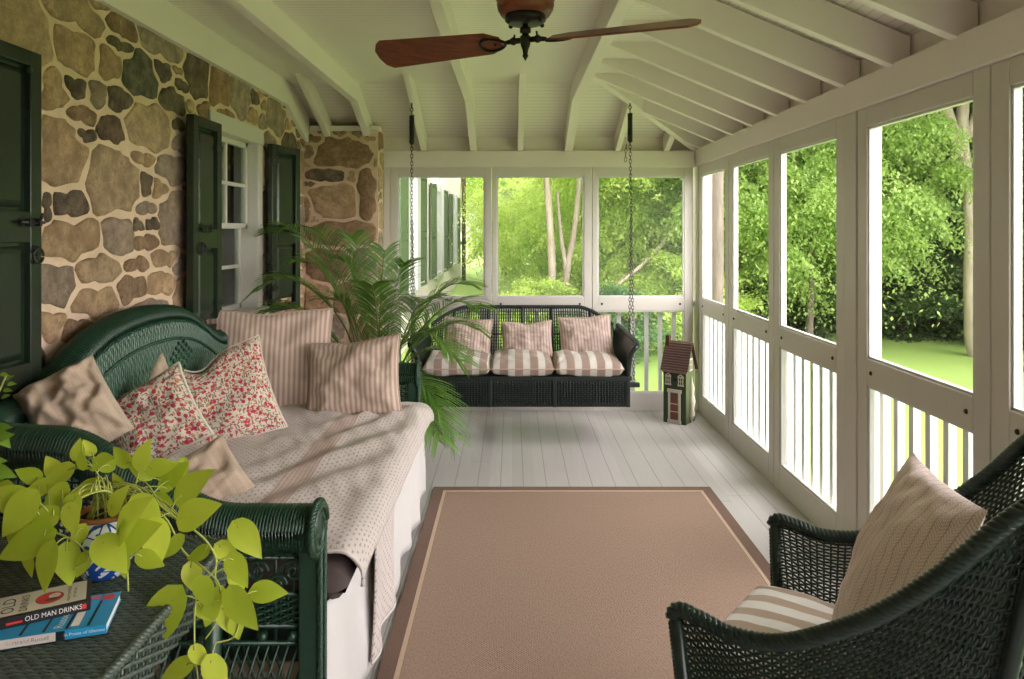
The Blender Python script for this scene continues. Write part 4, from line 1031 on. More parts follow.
# ------------------------------------------------------------------ ceiling fan
fan = thing('ceiling_fan', 'two-bladed ceiling fan of reddish wood and dark bronze under the ceiling', 'fan', (0.052, 2.72, ZC))
zb = 2.238-ZC
MB().lathe([(0.0001, 0.0), (0.085, 0.0), (0.092, -0.03), (0.098, -0.06), (0.118, -0.085), (0.122, -0.13), (0.118, -0.175), (0.110, -0.19), (0.112, -0.20), (0.108, -0.22), (0.094, -0.243), (0.0001, -0.243)], 40).build('motor_housing', FANWOOD, fan)
MB().lathe([(0.0001, -0.240), (0.076, -0.240), (0.080, -0.246), (0.080, -0.262), (0.068, -0.272), (0.030, -0.276), (0.0001, -0.277)], 32).lathe([(0.086, -0.226), (0.088, -0.232), (0.086, -0.238)], 32).build('collar', BRONZE, fan)
for k in range(6):
    o = MB().ball((0, 0, 0), 0.009, 8).build('screw', BRONZE, fan); o.location = (0.072*math.cos(k*PI/3+0.4), 0.072*math.sin(k*PI/3+0.4), -0.272)
MB().lathe([(0.0001, -0.275), (0.011, -0.275), (0.011, -0.286), (0.021, -0.290), (0.022, -0.308), (0.013, -0.312), (0.013, -0.318), (0.020, -0.322), (0.022, zb), (0.018, zb-0.022), (0.011, zb-0.040), (0.009, zb-0.055), (0.012, zb-0.062), (0.007, zb-0.070), (0.0001, zb-0.082)], 20).build('hub', BRONZE, fan)
bd = math.atan2(-0.087, 0.223)
for k in range(2):
    ang = bd + k*PI
    R = Matrix.Rotation(ang, 4, 'Z') @ Matrix.Translation((0, 0, zb)) @ Matrix.Rotation(math.radians(24), 4, 'X')
    m = MB()
    L0, L1, w0, w1 = 0.10, 0.665, 0.062, 0.088
    out = [(L0, -0.030), (L0+0.055, -w0), (L1-0.035, -w1), (L1-0.008, -w1*0.72), (L1, -w1*0.2), (L1-0.004, w1*0.35), (L1-0.03, w1*0.8), (L1-0.055, w1), (L0+0.055, w0), (L0, 0.030)]
    bl = [(0, 0, 0)]
    m.prism(out, lambda p, q_, t: tuple(R @ Vector((p, q_, t))), -0.004, 0.004)
    bo = m.build('blade', FANWOOD, fan, bevel=0.002)
    ar = MB().tube([R @ Vector((0.0, 0, 0)), R @ Vector((0.05, 0, 0)), R @ Vector((0.085, 0, -0.004))], [0.011, 0.012, 0.008], 10)
    lp = [R @ Vector((0.083+0.052*(1-math.cos(t)), 0.036*math.sin(t)*(1-0.25*math.cos(t)), -0.008)) for t in np.linspace(0, 2*PI, 30)[:-1]]
    ar.tube(lp, 0.006, 8, closed=True).ball(R @ Vector((0.05, 0, 0)), 0.016, 10)
    for q_ in ((0.125, 0.0), (0.10, 0.022), (0.10, -0.022)): ar.ball(R @ Vector((q_[0], q_[1], -0.008)), 0.006, 8)
    ar.tube([R @ Vector((0.05, 0, 0)), R @ Vector((0.05, 0, 0.03))], 0.004, 6)
    ar.build('blade_arm', BRONZE, bo)

# ------------------------------------------------------------------ porch swing
swing = thing('porch_swing', 'dark green wicker porch swing hanging on chains before the far screens', 'swing', (0.08, 5.13, 0.0))
xc = 0.0; hw = 0.725; yf, yb_ = -0.28, 0.36          # local to the swing
fr = MB()
zb0, zs0 = 0.285, 0.472
# apron: upright canes woven by fine rows
ap = MB()
ap.weave(lambda u, v: (-hw+2*hw*u, yf, zb0+(zs0-zb0)*v), 72, 14, 0.0032, 0.0062)
for s in (-1, 1): ap.weave(lambda u, v: (s*hw, yf+(yb_-yf)*u, zb0+(zs0-zb0)*v), 26, 14, 0.0032, 0.0062)
ap.grid(lambda u, v: (-hw+2*hw*u, yf+0.012, zb0+(zs0-zb0)*v), 1, 1)
ap.build('apron', WICK_SWING, swing)
fm = MB()
fm.box((-hw, yf, zb0-0.012), (hw, yf+0.03, zb0+0.016)).box((-hw, yf-0.006, zs0-0.02), (hw, yf+0.025, zs0+0.012)).box((-hw, yb_-0.03, zb0), (hw, yb_, zs0)).box((-hw, yf, zs0-0.02), (hw, yb_, zs0))
for x in (-hw, -0.235, 0.215, hw): fm.box((x-0.014, yf-0.008, zb0-0.012), (x+0.014, yf+0.012, zs0+0.01))
fm.build('seat_frame', WICK_SWING, swing, bevel=0.004)
bars = MB()
for y, L in ((-0.02, 0.85), (0.20, 0.83)): 
    MB().box((-L-0.03, y-0.02, 0.355), (L, y+0.02, 0.388)).build('cross_bar', WICK_SWING, swing, bevel=0.003)
# back with an arched top that falls into flared arms
def top(u):
    x = -1+2*u; a = abs(x)
    X = x*0.70; Y = yb_+0.03; Z = 0.895
    if a > 0.62: 
        q_ = (a-0.62)/0.38; Z = 0.895-0.125*q_**1.6; Y = yb_+0.03-0.10*q_**2
    return np.array([X, Y, Z])
def back(u, v):
    t = top(u); x0 = -hw+2*hw*u
    return np.array([x0+(t[0]-x0)*v**1.5, yb_-0.02+(t[1]-yb_+0.02)*v, zs0+(t[2]-zs0)*v])
bkm = MB().weave(back, 78, 17, 0.0030, 0.0062)
for u in (0.31, 0.5, 0.665, 0.12, 0.88): bkm.tube([back(u, v)-np.array([0, 0.006, 0]) for v in np.linspace(0, 1, 8)], 0.011, 6)
bkm.tube([back(u, 0.5) for u in np.linspace(0, 1, 30)], 0.006, 6)
bkm.build('backrest', WICK_SWING, swing)
for s in (-1, 1):
    am = MB()
    rimA = spline([(s*0.70, yb_-0.06, 0.765), (s*0.715, yb_-0.22, 0.75), (s*0.735, yf+0.16, 0.73), (s*0.75, yf+0.04, 0.715), (s*0.745, yf-0.01, 0.70)], 30)
    def armf(u, v, s=s, R_=rimA):
        p = R_[min(29, int(u*29))]; b0 = np.array([s*hw, yf+0.02+(yb_-yf-0.04)*(1-u), zs0]); 
        w = v; fl = max(0, (v-0.6)/0.4)**2*0.04
        return b0+(p-b0)*w + np.array([s*fl, 0, 0])
    am.weave(armf, 26, 17, 0.0030, 0.0062)
    E = np.array([armf(u, 1.0) for u in np.linspace(0, 1, 30)])
    am.braid(E, 0.016, 0.05)
    am.tube([armf(1.0, v) for v in np.linspace(0, 1, 12)], 0.018, 8)
    am.grid(lambda u, v: armf(u, v)-np.array([s*0.006, 0, 0]), 12, 8)
    am.build('arm', WICK_SWING, swing)
tp = MB().braid([top(u) for u in np.linspace(0, 1, 60)], 0.014, 0.045); tp.build('top_braid', WICK_SWING, swing)
def chain(p, q_, link=0.034, r=0.0026):
    p, q_ = np.array(p, float), np.array(q_, float); L = np.linalg.norm(q_-p); n = int(L/(link*0.78)); d = (q_-p)/L
    a = np.array([1., 0, 0]) if abs(d[0]) < 0.9 else np.array([0., 1, 0]); a -= d*np.dot(a, d); a /= np.linalg.norm(a); b = np.cross(d, a); m = MB()
    t = np.linspace(0, 2*PI, 13)[:-1]
    for k in range(n):
        c = p+(q_-p)*(k+0.5)/n; s = a if k % 2 else b
        m.tube([c + d*(link*0.5)*math.cos(w)*1.0 + s*0.009*math.sin(w) for w in t], r, 5, closed=True)
    return m
for s, xt in ((-1, -0.815), (1, 0.785)):
    zt = 2.44 if s > 0 else 2.425
    hk = MB().tube([(xt, 0, zt+0.02), (xt, 0, zt-0.03)], 0.006, 8).tube([(xt+0.010*math.sin(w), 0, zt-0.042+0.012*math.cos(w)) for w in np.linspace(0, 2*PI, 13)[:-1]], 0.004, 6, closed=True)
    hk.tube([(xt, 0, zt-0.05), (xt, 0, zt-0.09)], 0.004, 6).build('hook', STEEL, swing)
    t = np.linspace(0, 1, 160)
    MB().tube([(xt+0.014*math.cos(w*2*PI*20), 0.014*math.sin(w*2*PI*20), zt-0.085-0.205*w) for w in t], 0.0055, 6).build('spring', BLACK, swing)
    MB().tube([(xt, 0, zt-0.085), (xt, 0, zt-0.30)], 0.010, 8).build('spring_core', BLACK, swing)
    z1 = zt-0.29
    xe = s*0.81
    c = chain((xt, 0, z1), (xe, -0.02, 0.385)); c.build('chain', STEEL, swing)
    c = chain((xt+(xe-xt)*0.32, 0.004, z1-0.55), (xe+s*0.0, 0.20, 0.385)); c.build('chain', STEEL, swing)
    if s > 0: chain((xt-0.028, 0, z1-0.02), (xt-0.034, 0, z1-0.15)).build('chain_tail', STEEL, swing)
# its cushions
for k, (x0, x1, lb) in enumerate([(423, 490.6, 'left striped seat cushion of the porch swing, partly behind palm leaves'), (490.6, 554, 'middle striped seat cushion of the porch swing'), (554, 623, 'right striped seat cushion of the porch swing')]):
    a = at(x0, 365, 4.90).x; b = at(x1, 365, 4.90).x
    cushion(lb, 'cushion', AWNING, b-a-0.006, 0.54, 0.135, ((a+b)/2, 5.10, zs0+0.066), (1, 0, 0), (0, 1, 0), 'seat cushions of the porch swing', pipe=PIPE, name='seat_cushion', seed=k+20, ear=0.015, box=1, wrinkle=0.8, piper=0.004)
for k, (x0, x1, y0, y1, ro, lb) in enumerate([(444, 491, 320, 358, -4, 'left beige pillow leaning on the swing back, behind palm leaves'), (502, 552, 323, 357, 2, 'middle beige pillow leaning on the swing back, its top edge dented'), (560, 612, 318, 357, 4, 'right beige pillow leaning on the swing back')]):
    Y = 5.27; c = at((x0+x1)/2, (y0+y1)/2, Y)
    ya = V3((math.sin(math.radians(ro))*0.5, 0.36, 1)); xa = V3((1, 0, -math.sin(math.radians(-ro))))
    cushion(lb, 'pillow', TICK_SMALL, (x1-x0)*Y/F*1.02, (y1-y0)*Y/F*1.12, 0.13, c, xa, ya, 'pillows on the porch swing', pipe=PIPE, seed=k+30, ear=0.06, dent=(0.1, 1.0, 0.015, 0.2, 0.02 if k == 1 else 0.006))

# ------------------------------------------------------------------ wicker armchair
F2 = V3((-0.77, 0.64, 0)).normalized(); R2 = V3((0.64, 0.77, 0)).normalized()
AC = V3((0.85, 1.664, 0.0))
chair = thing('wicker_armchair', 'dark green wicker armchair with rope rim near the right screens', 'armchair', AC)
def L(s, f, z): return R2*s + F2*f + V3((0, 0, z))           # local to the chair
prof = [(0.345, 0.600), (0.33, 0.622), (0.27, 0.618), (0.20, 0.610), (0.10, 0.632), (0.0, 0.690), (-0.10, 0.767), (-0.20, 0.872), (-0.29, 0.985)]
left = [(-0.33-0.0*k, f, z) for k, (f, z) in enumerate(prof)]
backp = [(-0.30, -0.365, 1.055), (-0.20, -0.415, 1.085), (0.0, -0.44, 1.095), (0.20, -0.415, 1.085), (0.30, -0.365, 1.055)]
rimL = left + backp + [(0.33, f, z) for f, z in prof[::-1]]
CR_ = spline(rimL, 300); dC = np.concatenate([[0], np.cumsum(np.linalg.norm(np.diff(CR_, axis=0), axis=1))])
def crim(u): t = u*dC[-1]; return np.array([np.interp(t, dC, CR_[:, k]) for k in range(3)])
base = spline([(-0.285, 0.30, 0.10), (-0.29, 0.10, 0.10), (-0.28, -0.10, 0.10), (-0.22, -0.20, 0.10), (-0.10, -0.245, 0.10), (0.10, -0.245, 0.10), (0.22, -0.20, 0.10), (0.28, -0.10, 0.10), (0.29, 0.10, 0.10), (0.285, 0.30, 0.10)], 200)
dB = np.concatenate([[0], np.cumsum(np.linalg.norm(np.diff(base, axis=0), axis=1))])
def cbase(u): t = u*dB[-1]; return np.array([np.interp(t, dB, base[:, k]) for k in range(3)])
def shell(u, v):
    a, b = cbase(u), crim(u); p = a+(b-a)*v
    k = math.sin(PI*min(1, v))*0.02; n = p[:2]/(np.linalg.norm(p[:2])+1e-6)
    p = p + np.array([-n[0]*k, -n[1]*k, 0])
    return L(*p)
wv = MB().weave(shell, 120, 60, 0.0036, 0.0034, sub=2)
wv.build('woven_shell', WICK_DARK, chair)
rb_ = MB().braid([L(*crim(u)) for u in np.linspace(0, 1, 160)], 0.018, 0.052, strands=4, r=0.0095, step=10)
rb_.build('rope_rim', WICK_DARK, chair)
for s in (-1, 1):
    MB().tube([L(s*0.287, 0.305, 0.0), L(s*0.30, 0.315, 0.3), L(s*0.33, 0.335, 0.60)], 0.017, 8).braid([L(s*0.287, 0.318, 0.02), L(s*0.30, 0.326, 0.3), L(s*0.33, 0.345, 0.59)], 0.010, 0.03).build('front_post', WICK_DARK, chair)
    u = 0.5-s*0.20*-1 
    uu = 0.5+s*0.145
    MB().tube([shell(uu, v)+V3(tuple(np.array(shell(uu, v))[:2]*0.04)+(0,)) for v in np.linspace(0, 0.97, 14)], 0.015, 8).build('back_stay', WICK_DARK, chair)
    MB().box((-0.02, -0.02, 0), (0.02, 0.02, 0.14), Matrix.Translation(L(s*0.21, -0.20, 0))).build('leg', WICK_DARK, chair)
apn = MB().weave(lambda u, v: L(-0.28+0.56*u, 0.305, 0.10+0.24*v), 28, 30, 0.0036, 0.0034); apn.build('apron', WICK_DARK, chair)
MB().box((-0.27, -0.25, 0.335), (0.27, 0.30, 0.352), Matrix((R2, F2, V3((0, 0, 1)))).transposed().to_4x4()).build('seat_board', DARKWOOD, chair)
cushion('brown and white striped seat cushion of the wicker armchair', 'cushion', AWNING_CHAIR, 0.53, 0.56, 0.13, AC+L(0, 0.09, 0.418), R2, F2, None, pipe=PIPE, name='seat_cushion', seed=41, ear=0.02, box=1, wrinkle=0.25)
A_, B_, D_ = L(0.175, -0.06, 0.925), L(-0.14, -0.235, 0.93), L(0.17, 0.15, 0.50)
_x = (A_-B_).normalized(); _y = (A_-D_); _y = (_y-_x*_y.dot(_x)).normalized()
cen = AC + (A_+B_)*0.5 - _y*(A_-D_).length*0.48
cushion('pale herringbone pillow leaning in the wicker armchair', 'pillow', HERRING, (B_-A_).length*1.10, (A_-D_).length*1.02, 0.13, cen, A_-B_, A_-D_, None, seed=44, ear=0.05, wrinkle=0.6)

# ------------------------------------------------------------------ wicker table with books and pots
TZ = 0.735
tb = thing('wicker_table', 'dark green woven wicker table in front of the near sofa arm', 'table', (-1.05, 1.40, 0))
tx0, tx1, ty0, ty1 = -1.42, -0.705, 1.02, 1.745
tw = MB().weave(lambda u, v: (tx0+(tx1-tx0)*u, ty0+(ty1-ty0)*v, TZ-0.004), 52, 68, 0.0050, 0.0030, amp=0.0016)
tw.build('table_top', WICK_TABLE, tb, world=True)
MB().box((tx0, ty0, TZ-0.030), (tx1, ty1, TZ-0.010)).build('top_board', DARKWOOD, tb, world=True)
eb = MB()
for p, q_ in (((tx1+0.004, ty0, TZ-0.008), (tx1+0.004, ty1, TZ-0.008)), ((tx0, ty1+0.004, TZ-0.008), (tx1, ty1+0.004, TZ-0.008)), ((tx0, ty0-0.004, TZ-0.008), (tx1, ty0-0.004, TZ-0.008))): eb.braid([p, q_], 0.010, 0.034)
eb.build('edge_braid', WICK_TABLE, tb, world=True)
eb = MB().weave(lambda u, v: (tx1+0.002, ty0+(ty1-ty0)*u, TZ-0.10+0.075*v), 30, 8, 0.0042, 0.0036).weave(lambda u, v: (tx0+(tx1-tx0)*u, ty1+0.002, TZ-0.10+0.075*v), 30, 8, 0.0042, 0.0036); eb.build('apron', WICK_TABLE, tb, world=True)
for x in (tx0+0.04, tx1-0.03):
    for y in (ty0+0.04, ty1-0.03): MB().tube([(x, y, 0), (x, y, TZ-0.03)], 0.021, 12).build('leg', WICK, tb, world=True)

def book(name, label, p_spine_r, dirv, length, depth, th, cover, spine, page, build_faces):
    """p_spine_r: lower right end of the spine; dirv points left along the spine"""
    d = V3(dirv).normalized(); n = V3((-d.y, d.x, 0)); n = n if n.y > 0 else -n
    t = thing(name, label, 'book', p_spine_r, 0, 'paperbacks on the wicker table')
    M = Matrix((-d, n, V3((0, 0, 1)))).transposed().to_4x4(); M.translation = V3((0, 0, 0))
    W_ = length
    MB().box((-W_+0.003, 0.002, 0.0012), (-0.002, depth-0.002, th-0.0012), M).build('pages', page, t)
    cv = MB().box((-W_, 0, th-0.0012), (0, depth, th), M).box((-W_, 0, 0), (0, depth, 0.0012), M); cv.build('cover', cover, t)
    MB().box((-W_, -0.0012, 0), (0, 0.0004, th), M).build('spine', spine, t)
    build_faces(t, M, W_, depth, th); return t
PAGE = plain('book_pages', (0.78, 0.74, 0.66), 0.9)
BLUE = plain('blue_book_cover', (0.02, 0.30, 0.58), 0.35); BLUE_D = plain('dark_ink', (0.012, 0.016, 0.022), 0.4); WHITE = plain('white_ink', (0.82, 0.80, 0.77), 0.5); REDI = plain('red_ink', (0.62, 0.04, 0.04), 0.45); CREAMI = plain('cream_book_cover', (0.64, 0.58, 0.48), 0.5); BLACKC = plain('black_book_cover', (0.022, 0.018, 0.017), 0.35); SKINI = plain('brown_ink', (0.16, 0.06, 0.05), 0.5)
def topM(M, x, y, th, rot=0): return M @ Matrix.Translation((x, y, th+0.0006)) @ Matrix.Rotation(rot, 4, 'Z')
def spM(M, x, z): return M @ Matrix.Translation((x, -0.0018, z)) @ Matrix.Rotation(PI/2, 4, 'X')
def ink(parent, name, mat, fn):
    m = MB(); fn(m); return m.build(name, mat, parent)
def quad(m, M, x0, y0, x1, y1, z):
    m.add([tuple(M @ V3(p)) for p in ((x0, y0, z), (x1, y0, z), (x1, y1, z), (x0, y1, z))], [(0, 1, 2, 3)])
def faces_blue(t, M, W_, D_, th):
    z = th+0.0005
    # dark bars like a row of posts, a white title tag and lettering on the cover
    def bars(m):
        for x in (-0.030, -0.066, -0.103, -0.140): 
            m.add([tuple(M @ V3(p)) for p in ((x-0.004, 0.004, z), (x+0.001, 0.004, z), (x+0.003, 0.098, z), (x-0.001, 0.098, z))], [(0, 1, 2, 3)])
    ink(t, 'cover_bars', BLUE_D, bars)
    ink(t, 'cover_band', REDI, lambda m: (quad(m, M, -0.030, 0.096, -0.008, 0.118, z+0.0002), quad(m, M, -0.115, 0.106, -0.035, 0.116, z+0.0002)))
    ink(t, 'title_tag', WHITE, lambda m: quad(m, M, -0.062, 0.010, -0.048, 0.060, z))
    ink(t, 'cover_title', WHITE, lambda m: text_mesh('Russell', 0.022, topM(M, -0.082, 0.040, th, PI/2), m))
    ink(t, 'spine_panel', plain('pale_spine', (0.66, 0.60, 0.55), 0.5), lambda m: m.box((-W_+0.004, -0.0018, 0.0004), (-0.083, -0.001, th-0.0004), M))
    ink(t, 'spine_block', BLUE_D, lambda m: m.box((-0.083, -0.0018, 0.0004), (-0.068, -0.001, th-0.0004), M))
    ink(t, 'spine_author', BLUE_D, lambda m: text_mesh('Bertrand Russell', 0.0105, spM(M, -0.128, th*0.5), m))
    ink(t, 'spine_title', WHITE, lambda m: text_mesh('In Praise of Idleness', 0.0085, spM(M, -0.036, th*0.5), m))
book('paperback_book', 'blue paperback with a white and blue spine lying under the black book', V3((-0.766, 1.322, TZ+0.004)), (-0.162, -0.052, 0), 0.20, 0.125, 0.017, BLUE, BLUE, PAGE, faces_blue)
def faces_black(t, M, W_, D_, th):
    z = th+0.0005
    ink(t, 'cover_panel', CREAMI, lambda m: quad(m, M, -W_, 0.005, -0.008, D_-0.006, z-0.0002))
    def oval(rx, ry, dz, x0=-0.070, y0=0.045):
        def f(m):
            n = 36; m.add([tuple(M @ V3((x0+rx*math.cos(a), y0+ry*math.sin(a), z+dz))) for a in np.linspace(0, 2*PI, n+1)[:-1]], [tuple(range(n))])
        return f
    ink(t, 'cover_oval', SKINI, oval(0.0235, 0.024, 0.0001)); ink(t, 'cover_oval', REDI, oval(0.0215, 0.022, 0.0002))
    ink(t, 'cover_oval', CREAMI, oval(0.010, 0.010, 0.0003, -0.062, 0.050)); ink(t, 'cover_oval', SKINI, oval(0.012, 0.006, 0.0004, -0.066, 0.036))
    ink(t, 'cover_title', BLACKC, lambda m: (text_mesh('OLD', 0.030, topM(M, -0.135, 0.045, th, PI/2), m), text_mesh('DRINKS', 0.019, topM(M, -0.110, 0.045, th, PI/2), m)))
    ink(t, 'cover_subtitle', BLACKC, lambda m: (text_mesh('WHAT TO ORDER', 0.0078, topM(M, -0.037, 0.045, th, PI/2), m), text_mesh('AT THE BAR', 0.0078, topM(M, -0.027, 0.045, th, PI/2), m)))
    ink(t, 'spine_title', WHITE, lambda m: text_mesh('OLD MAN DRINKS', 0.0135, spM(M, -0.060, th*0.5), m, sx=0.82))
    ink(t, 'spine_mark', REDI, lambda m: (m.box((-0.015, -0.0020, 0.005), (-0.007, -0.001, th-0.006), M), m.box((-0.135, -0.0020, 0.006), (-0.110, -0.001, 0.010), M)))
book('paperback_book', 'black and cream paperback with a red oval lying on top of the blue book', V3((-0.826, 1.372, TZ+0.0215)), (-0.124, -0.070, 0), 0.165, 0.095, 0.020, BLACKC, BLACKC, PAGE, faces_black)

# ------------------------------------------------------------------ birdhouse in the far corner
bhs = thing('birdhouse', 'dark green birdhouse cottage with a striped roof standing in the far right corner', 'birdhouse', (1.315, 5.50, 0), math.radians(-37))
GREEN_B = plain('birdhouse_green', (0.035, 0.055, 0.022), 0.55, var=0.2, vscale=20); GREEN_S = plain('birdhouse_sage', (0.085, 0.11, 0.042), 0.55, var=0.25, vscale=20)
ROOFR = plain('roof_red_brown', (0.085, 0.032, 0.026), 0.5, var=0.3, vscale=30); ROOFP = plain('roof_pale_edge', (0.26, 0.19, 0.15), 0.6)
DOORR = plain('birdhouse_door_red', (0.19, 0.075, 0.055), 0.6, var=0.3, vscale=40); WHB = plain('birdhouse_white', (0.62, 0.57, 0.47), 0.6)
wx, dy = 0.092, 0.088; hb, hr = 0.42, 0.625
gb = MB()
gb.prism([(-dy, 0.0), (dy, 0.0), (dy, hb), (0.0, hr-0.02), (-dy, hb)], lambda a, b, t: (t, a, b), -wx, wx)
gb.build('body', GREEN_S, bhs, bevel=0.002)
MB().box((-wx-0.001, -dy-0.004, 0.0), (wx+0.001, -dy+0.002, hb)).build('front_board', GREEN_B, bhs)
for s in (-1, 1):
    p0 = V3((0, 0, hr)); p1 = V3((0, s*(dy+0.018), hb-0.018)); d = (p1-p0); rf = MB(); n = V3((0, d.z*-s*-1, 0))
    nn = V3((0, -d.z*s, s*d.y)).normalized() if False else V3((0, s*abs(d.z), abs(d.y))).normalized()
    N = 12
    rf_p = MB()
    for k in range(N):
        a = p0+d*(k/N); b = p0+d*((k+1)/N)
        M = None
        v = []
        for x in (-wx-0.02, wx+0.02):
            v += [V3((x, a.y, a.z)), V3((x, b.y, b.z)), V3((x, b.y, b.z))+nn*0.012, V3((x, a.y, a.z))+nn*0.004]
        (rf if True else rf_p).add(v, [(0,1,2,3), (7,6,5,4), (0,4,5,1), (1,5,6,2), (2,6,7,3), (3,7,4,0)])
        e_ = p0+d*((k+0.82)/N)
        rf_p.bar(V3((-wx-0.0205, e_.y, e_.z))+nn*0.0100, V3((wx+0.0205, e_.y, e_.z))+nn*0.0100, 0.006, 0.002, up=nn)
    r = rf.build('roof', ROOFR, bhs); rf_p.build('shingle_edge', ROOFP, r)
MB().box((-wx-0.012, -0.030, hr-0.10), (-wx+0.020, 0.004, hr+0.045)).build('chimney', ROOFR, bhs, bevel=0.002)
fd = MB().box((-0.033, -dy-0.010, 0.03), (0.033, -dy-0.002, 0.235)); fd.build('door', DOORR, bhs)
dt = MB()
for a, b in (((-0.050, 0.022), (-0.033, 0.245)), ((0.033, 0.022), (0.050, 0.245)), ((-0.058, 0.240), (0.058, 0.265)), ((-0.055, 0.0), (0.055, 0.028))): dt.box((a[0], -dy-0.014, a[1]), (b[0], -dy-0.002, b[1]))
for z in (0.09, 0.15): dt.box((-0.033, -dy-0.012, z), (0.033, -dy-0.004, z+0.006))
dt.build('door_surround', WHB, bhs)
def cottage_window(x, z, w, h, side=False, M=None):
    m = MB(); f = lambda a, b: m.box((a[0], -0.006, a[1]), (b[0], 0.0, b[1]), M)
    f((x-w, z), (x-w+0.007, z+h)); f((x+w-0.007, z), (x+w, z+h)); f((x-w-0.004, z-0.006), (x+w+0.004, z+0.006)); f((x-w-0.003, z+h-0.006), (x+w+0.003, z+h+0.006)); f((x-0.003, z), (x+0.003, z+h)); f((x-w, z+h/2-0.003), (x+w, z+h/2+0.003))
    o = m.build('window', WHB, bhs); MB().box((x-w, -0.003, z), (x+w, 0.0005, z+h), M).build('pane', BLACKC, o)
Mf = Matrix.Translation((0, -dy-0.004, 0)); cottage_window(-0.052, 0.30, 0.021, 0.062, M=Mf); cottage_window(0.052, 0.30, 0.021, 0.062, M=Mf)
for s in (-1, 1): MB().tube([(s*0.052-0.022, -dy-0.008, 0.368), (s*0.052, -dy-0.008, 0.384), (s*0.052+0.022, -dy-0.008, 0.368)], 0.005, 6).build('window_arch', WHB, bhs)
MB().lathe([(0.0001, 0.006), (0.017, 0.006), (0.017, -0.002)], 18, M=Matrix.Translation((0, -dy-0.002, 0.345)) @ Matrix.Rotation(PI/2, 4, 'X')).build('entrance_hole', BLACKC, bhs)
Ms = Matrix.Translation((wx, 0.0, 0)) @ Matrix.Rotation(PI/2, 4, 'Z'); cottage_window(0.0, 0.41, 0.024, 0.085, M=Ms)
sp_ = MB().lathe([(0.024, 0.05), (0.028, 0.06), (0.018, 0.10), (0.026, 0.15), (0.03, 0.17), (0.016, 0.22), (0.022, 0.27), (0.008, 0.32), (0.0001, 0.37)], 12, c=(wx+0.006, 0.01, 0.0)); sp_.lathe([(0.0001, 0.0), (0.010, 0.02), (0.024, 0.05)], 12, c=(wx+0.006, 0.01, 0)); sp_.build('side_trim', WHB, bhs)
MB().tube([(-wx-0.01, -dy-0.010, hb-0.022), (wx+0.01, -dy-0.010, hb-0.022)], 0.006, 6).build('eave_trim', ROOFP, bhs)
# ------------------------------------------------------------------ pothos in a blue and white pot
def blue_pot_mat():
    t = NT('blue_white_glaze'); co = t.coord()
    n = t.n('TexNoise', Vector=co, Scale=24.0, Detail=3.0, Distortion=1.6).outputs[0]
    v = t.n('TexVoronoi', Vector=co, Scale=30.0, feature='DISTANCE_TO_EDGE').outputs[0]
    m = t.math('MAXIMUM', t.math('GREATER_THAN', n, 0.53), t.math('LESS_THAN', v, 0.045))
    t.bsdf(Base_Color=t.mix(m, (0.68, 0.72, 0.78), (0.015, 0.075, 0.33)), Roughness=0.12); return t.m
def leaf_surface(mb, base, tip_dir, normal, size, fold=0.25, droop=0.35, width=0.78, n=10):
    """heart shaped leaf from its base along tip_dir"""
    t = V3(tip_dir).normalized(); nn = V3(normal); nn = (nn - t*nn.dot(t)).normalized(); s = t.cross(nn)
    rows = []
    for i in range(n+1):
        x = (i/n)**1.35
        w = width*0.5*max(0.0, math.sin(PI*x**0.56))**0.70*(1-0.42*x**2.2) if 0 < x < 1 else 0.0
        w = max(w, 0.0)
        back = -0.17*math.exp(-x*7)
        p = t*(x*size) + nn*(-droop*size*x*x*0.6)
        row = []
        for q in (-1, -0.5, 0, 0.5, 1):
            lobe = back*size*abs(q)*1.6
            row.append(V3(base) + p + t*lobe + s*(q*w*size) + nn*(fold*size*w*abs(q)**1.3 - 0.10*size*w*(q*q)))
        rows.append(row)
    V = [tuple(p) for r in rows for p in r]
    Q = [(i*5+j, i*5+j+1, (i+1)*5+j+1, (i+1)*5+j) for i in range(n) for j in range(4)]
    mb.addq(V, Q)
def curve(p, q, sag, n=14):
    p, q = V3(p), V3(q); return [p.lerp(q, k/n) + V3((0, 0, sag*4*(k/n)*(1-k/n))) for k in range(n+1)]
pc = V3((-0.905, 1.555, TZ+0.002))
pothos = thing('potted_pothos', 'lime green pothos trailing from a blue and white pot on the wicker table', 'plant', pc)
MB().lathe([(0.0001, 0.0), (0.040, 0.0), (0.046, 0.006), (0.058, 0.035), (0.066, 0.075), (0.068, 0.110), (0.064, 0.132), (0.061, 0.132), (0.060, 0.11), (0.0001, 0.108)], 32).build('pot', blue_pot_mat(), pothos)
MB().lathe([(0.0001, 0.120), (0.057, 0.120), (0.058, 0.140), (0.054, 0.142), (0.050, 0.126), (0.0001, 0.125)], 24).build('liner_pot', TERRA, pothos)
MB().lathe([(0.0001, 0.136), (0.03, 0.134), (0.053, 0.128)], 16).build('soil', SOIL, pothos)
Z4 = 2.727
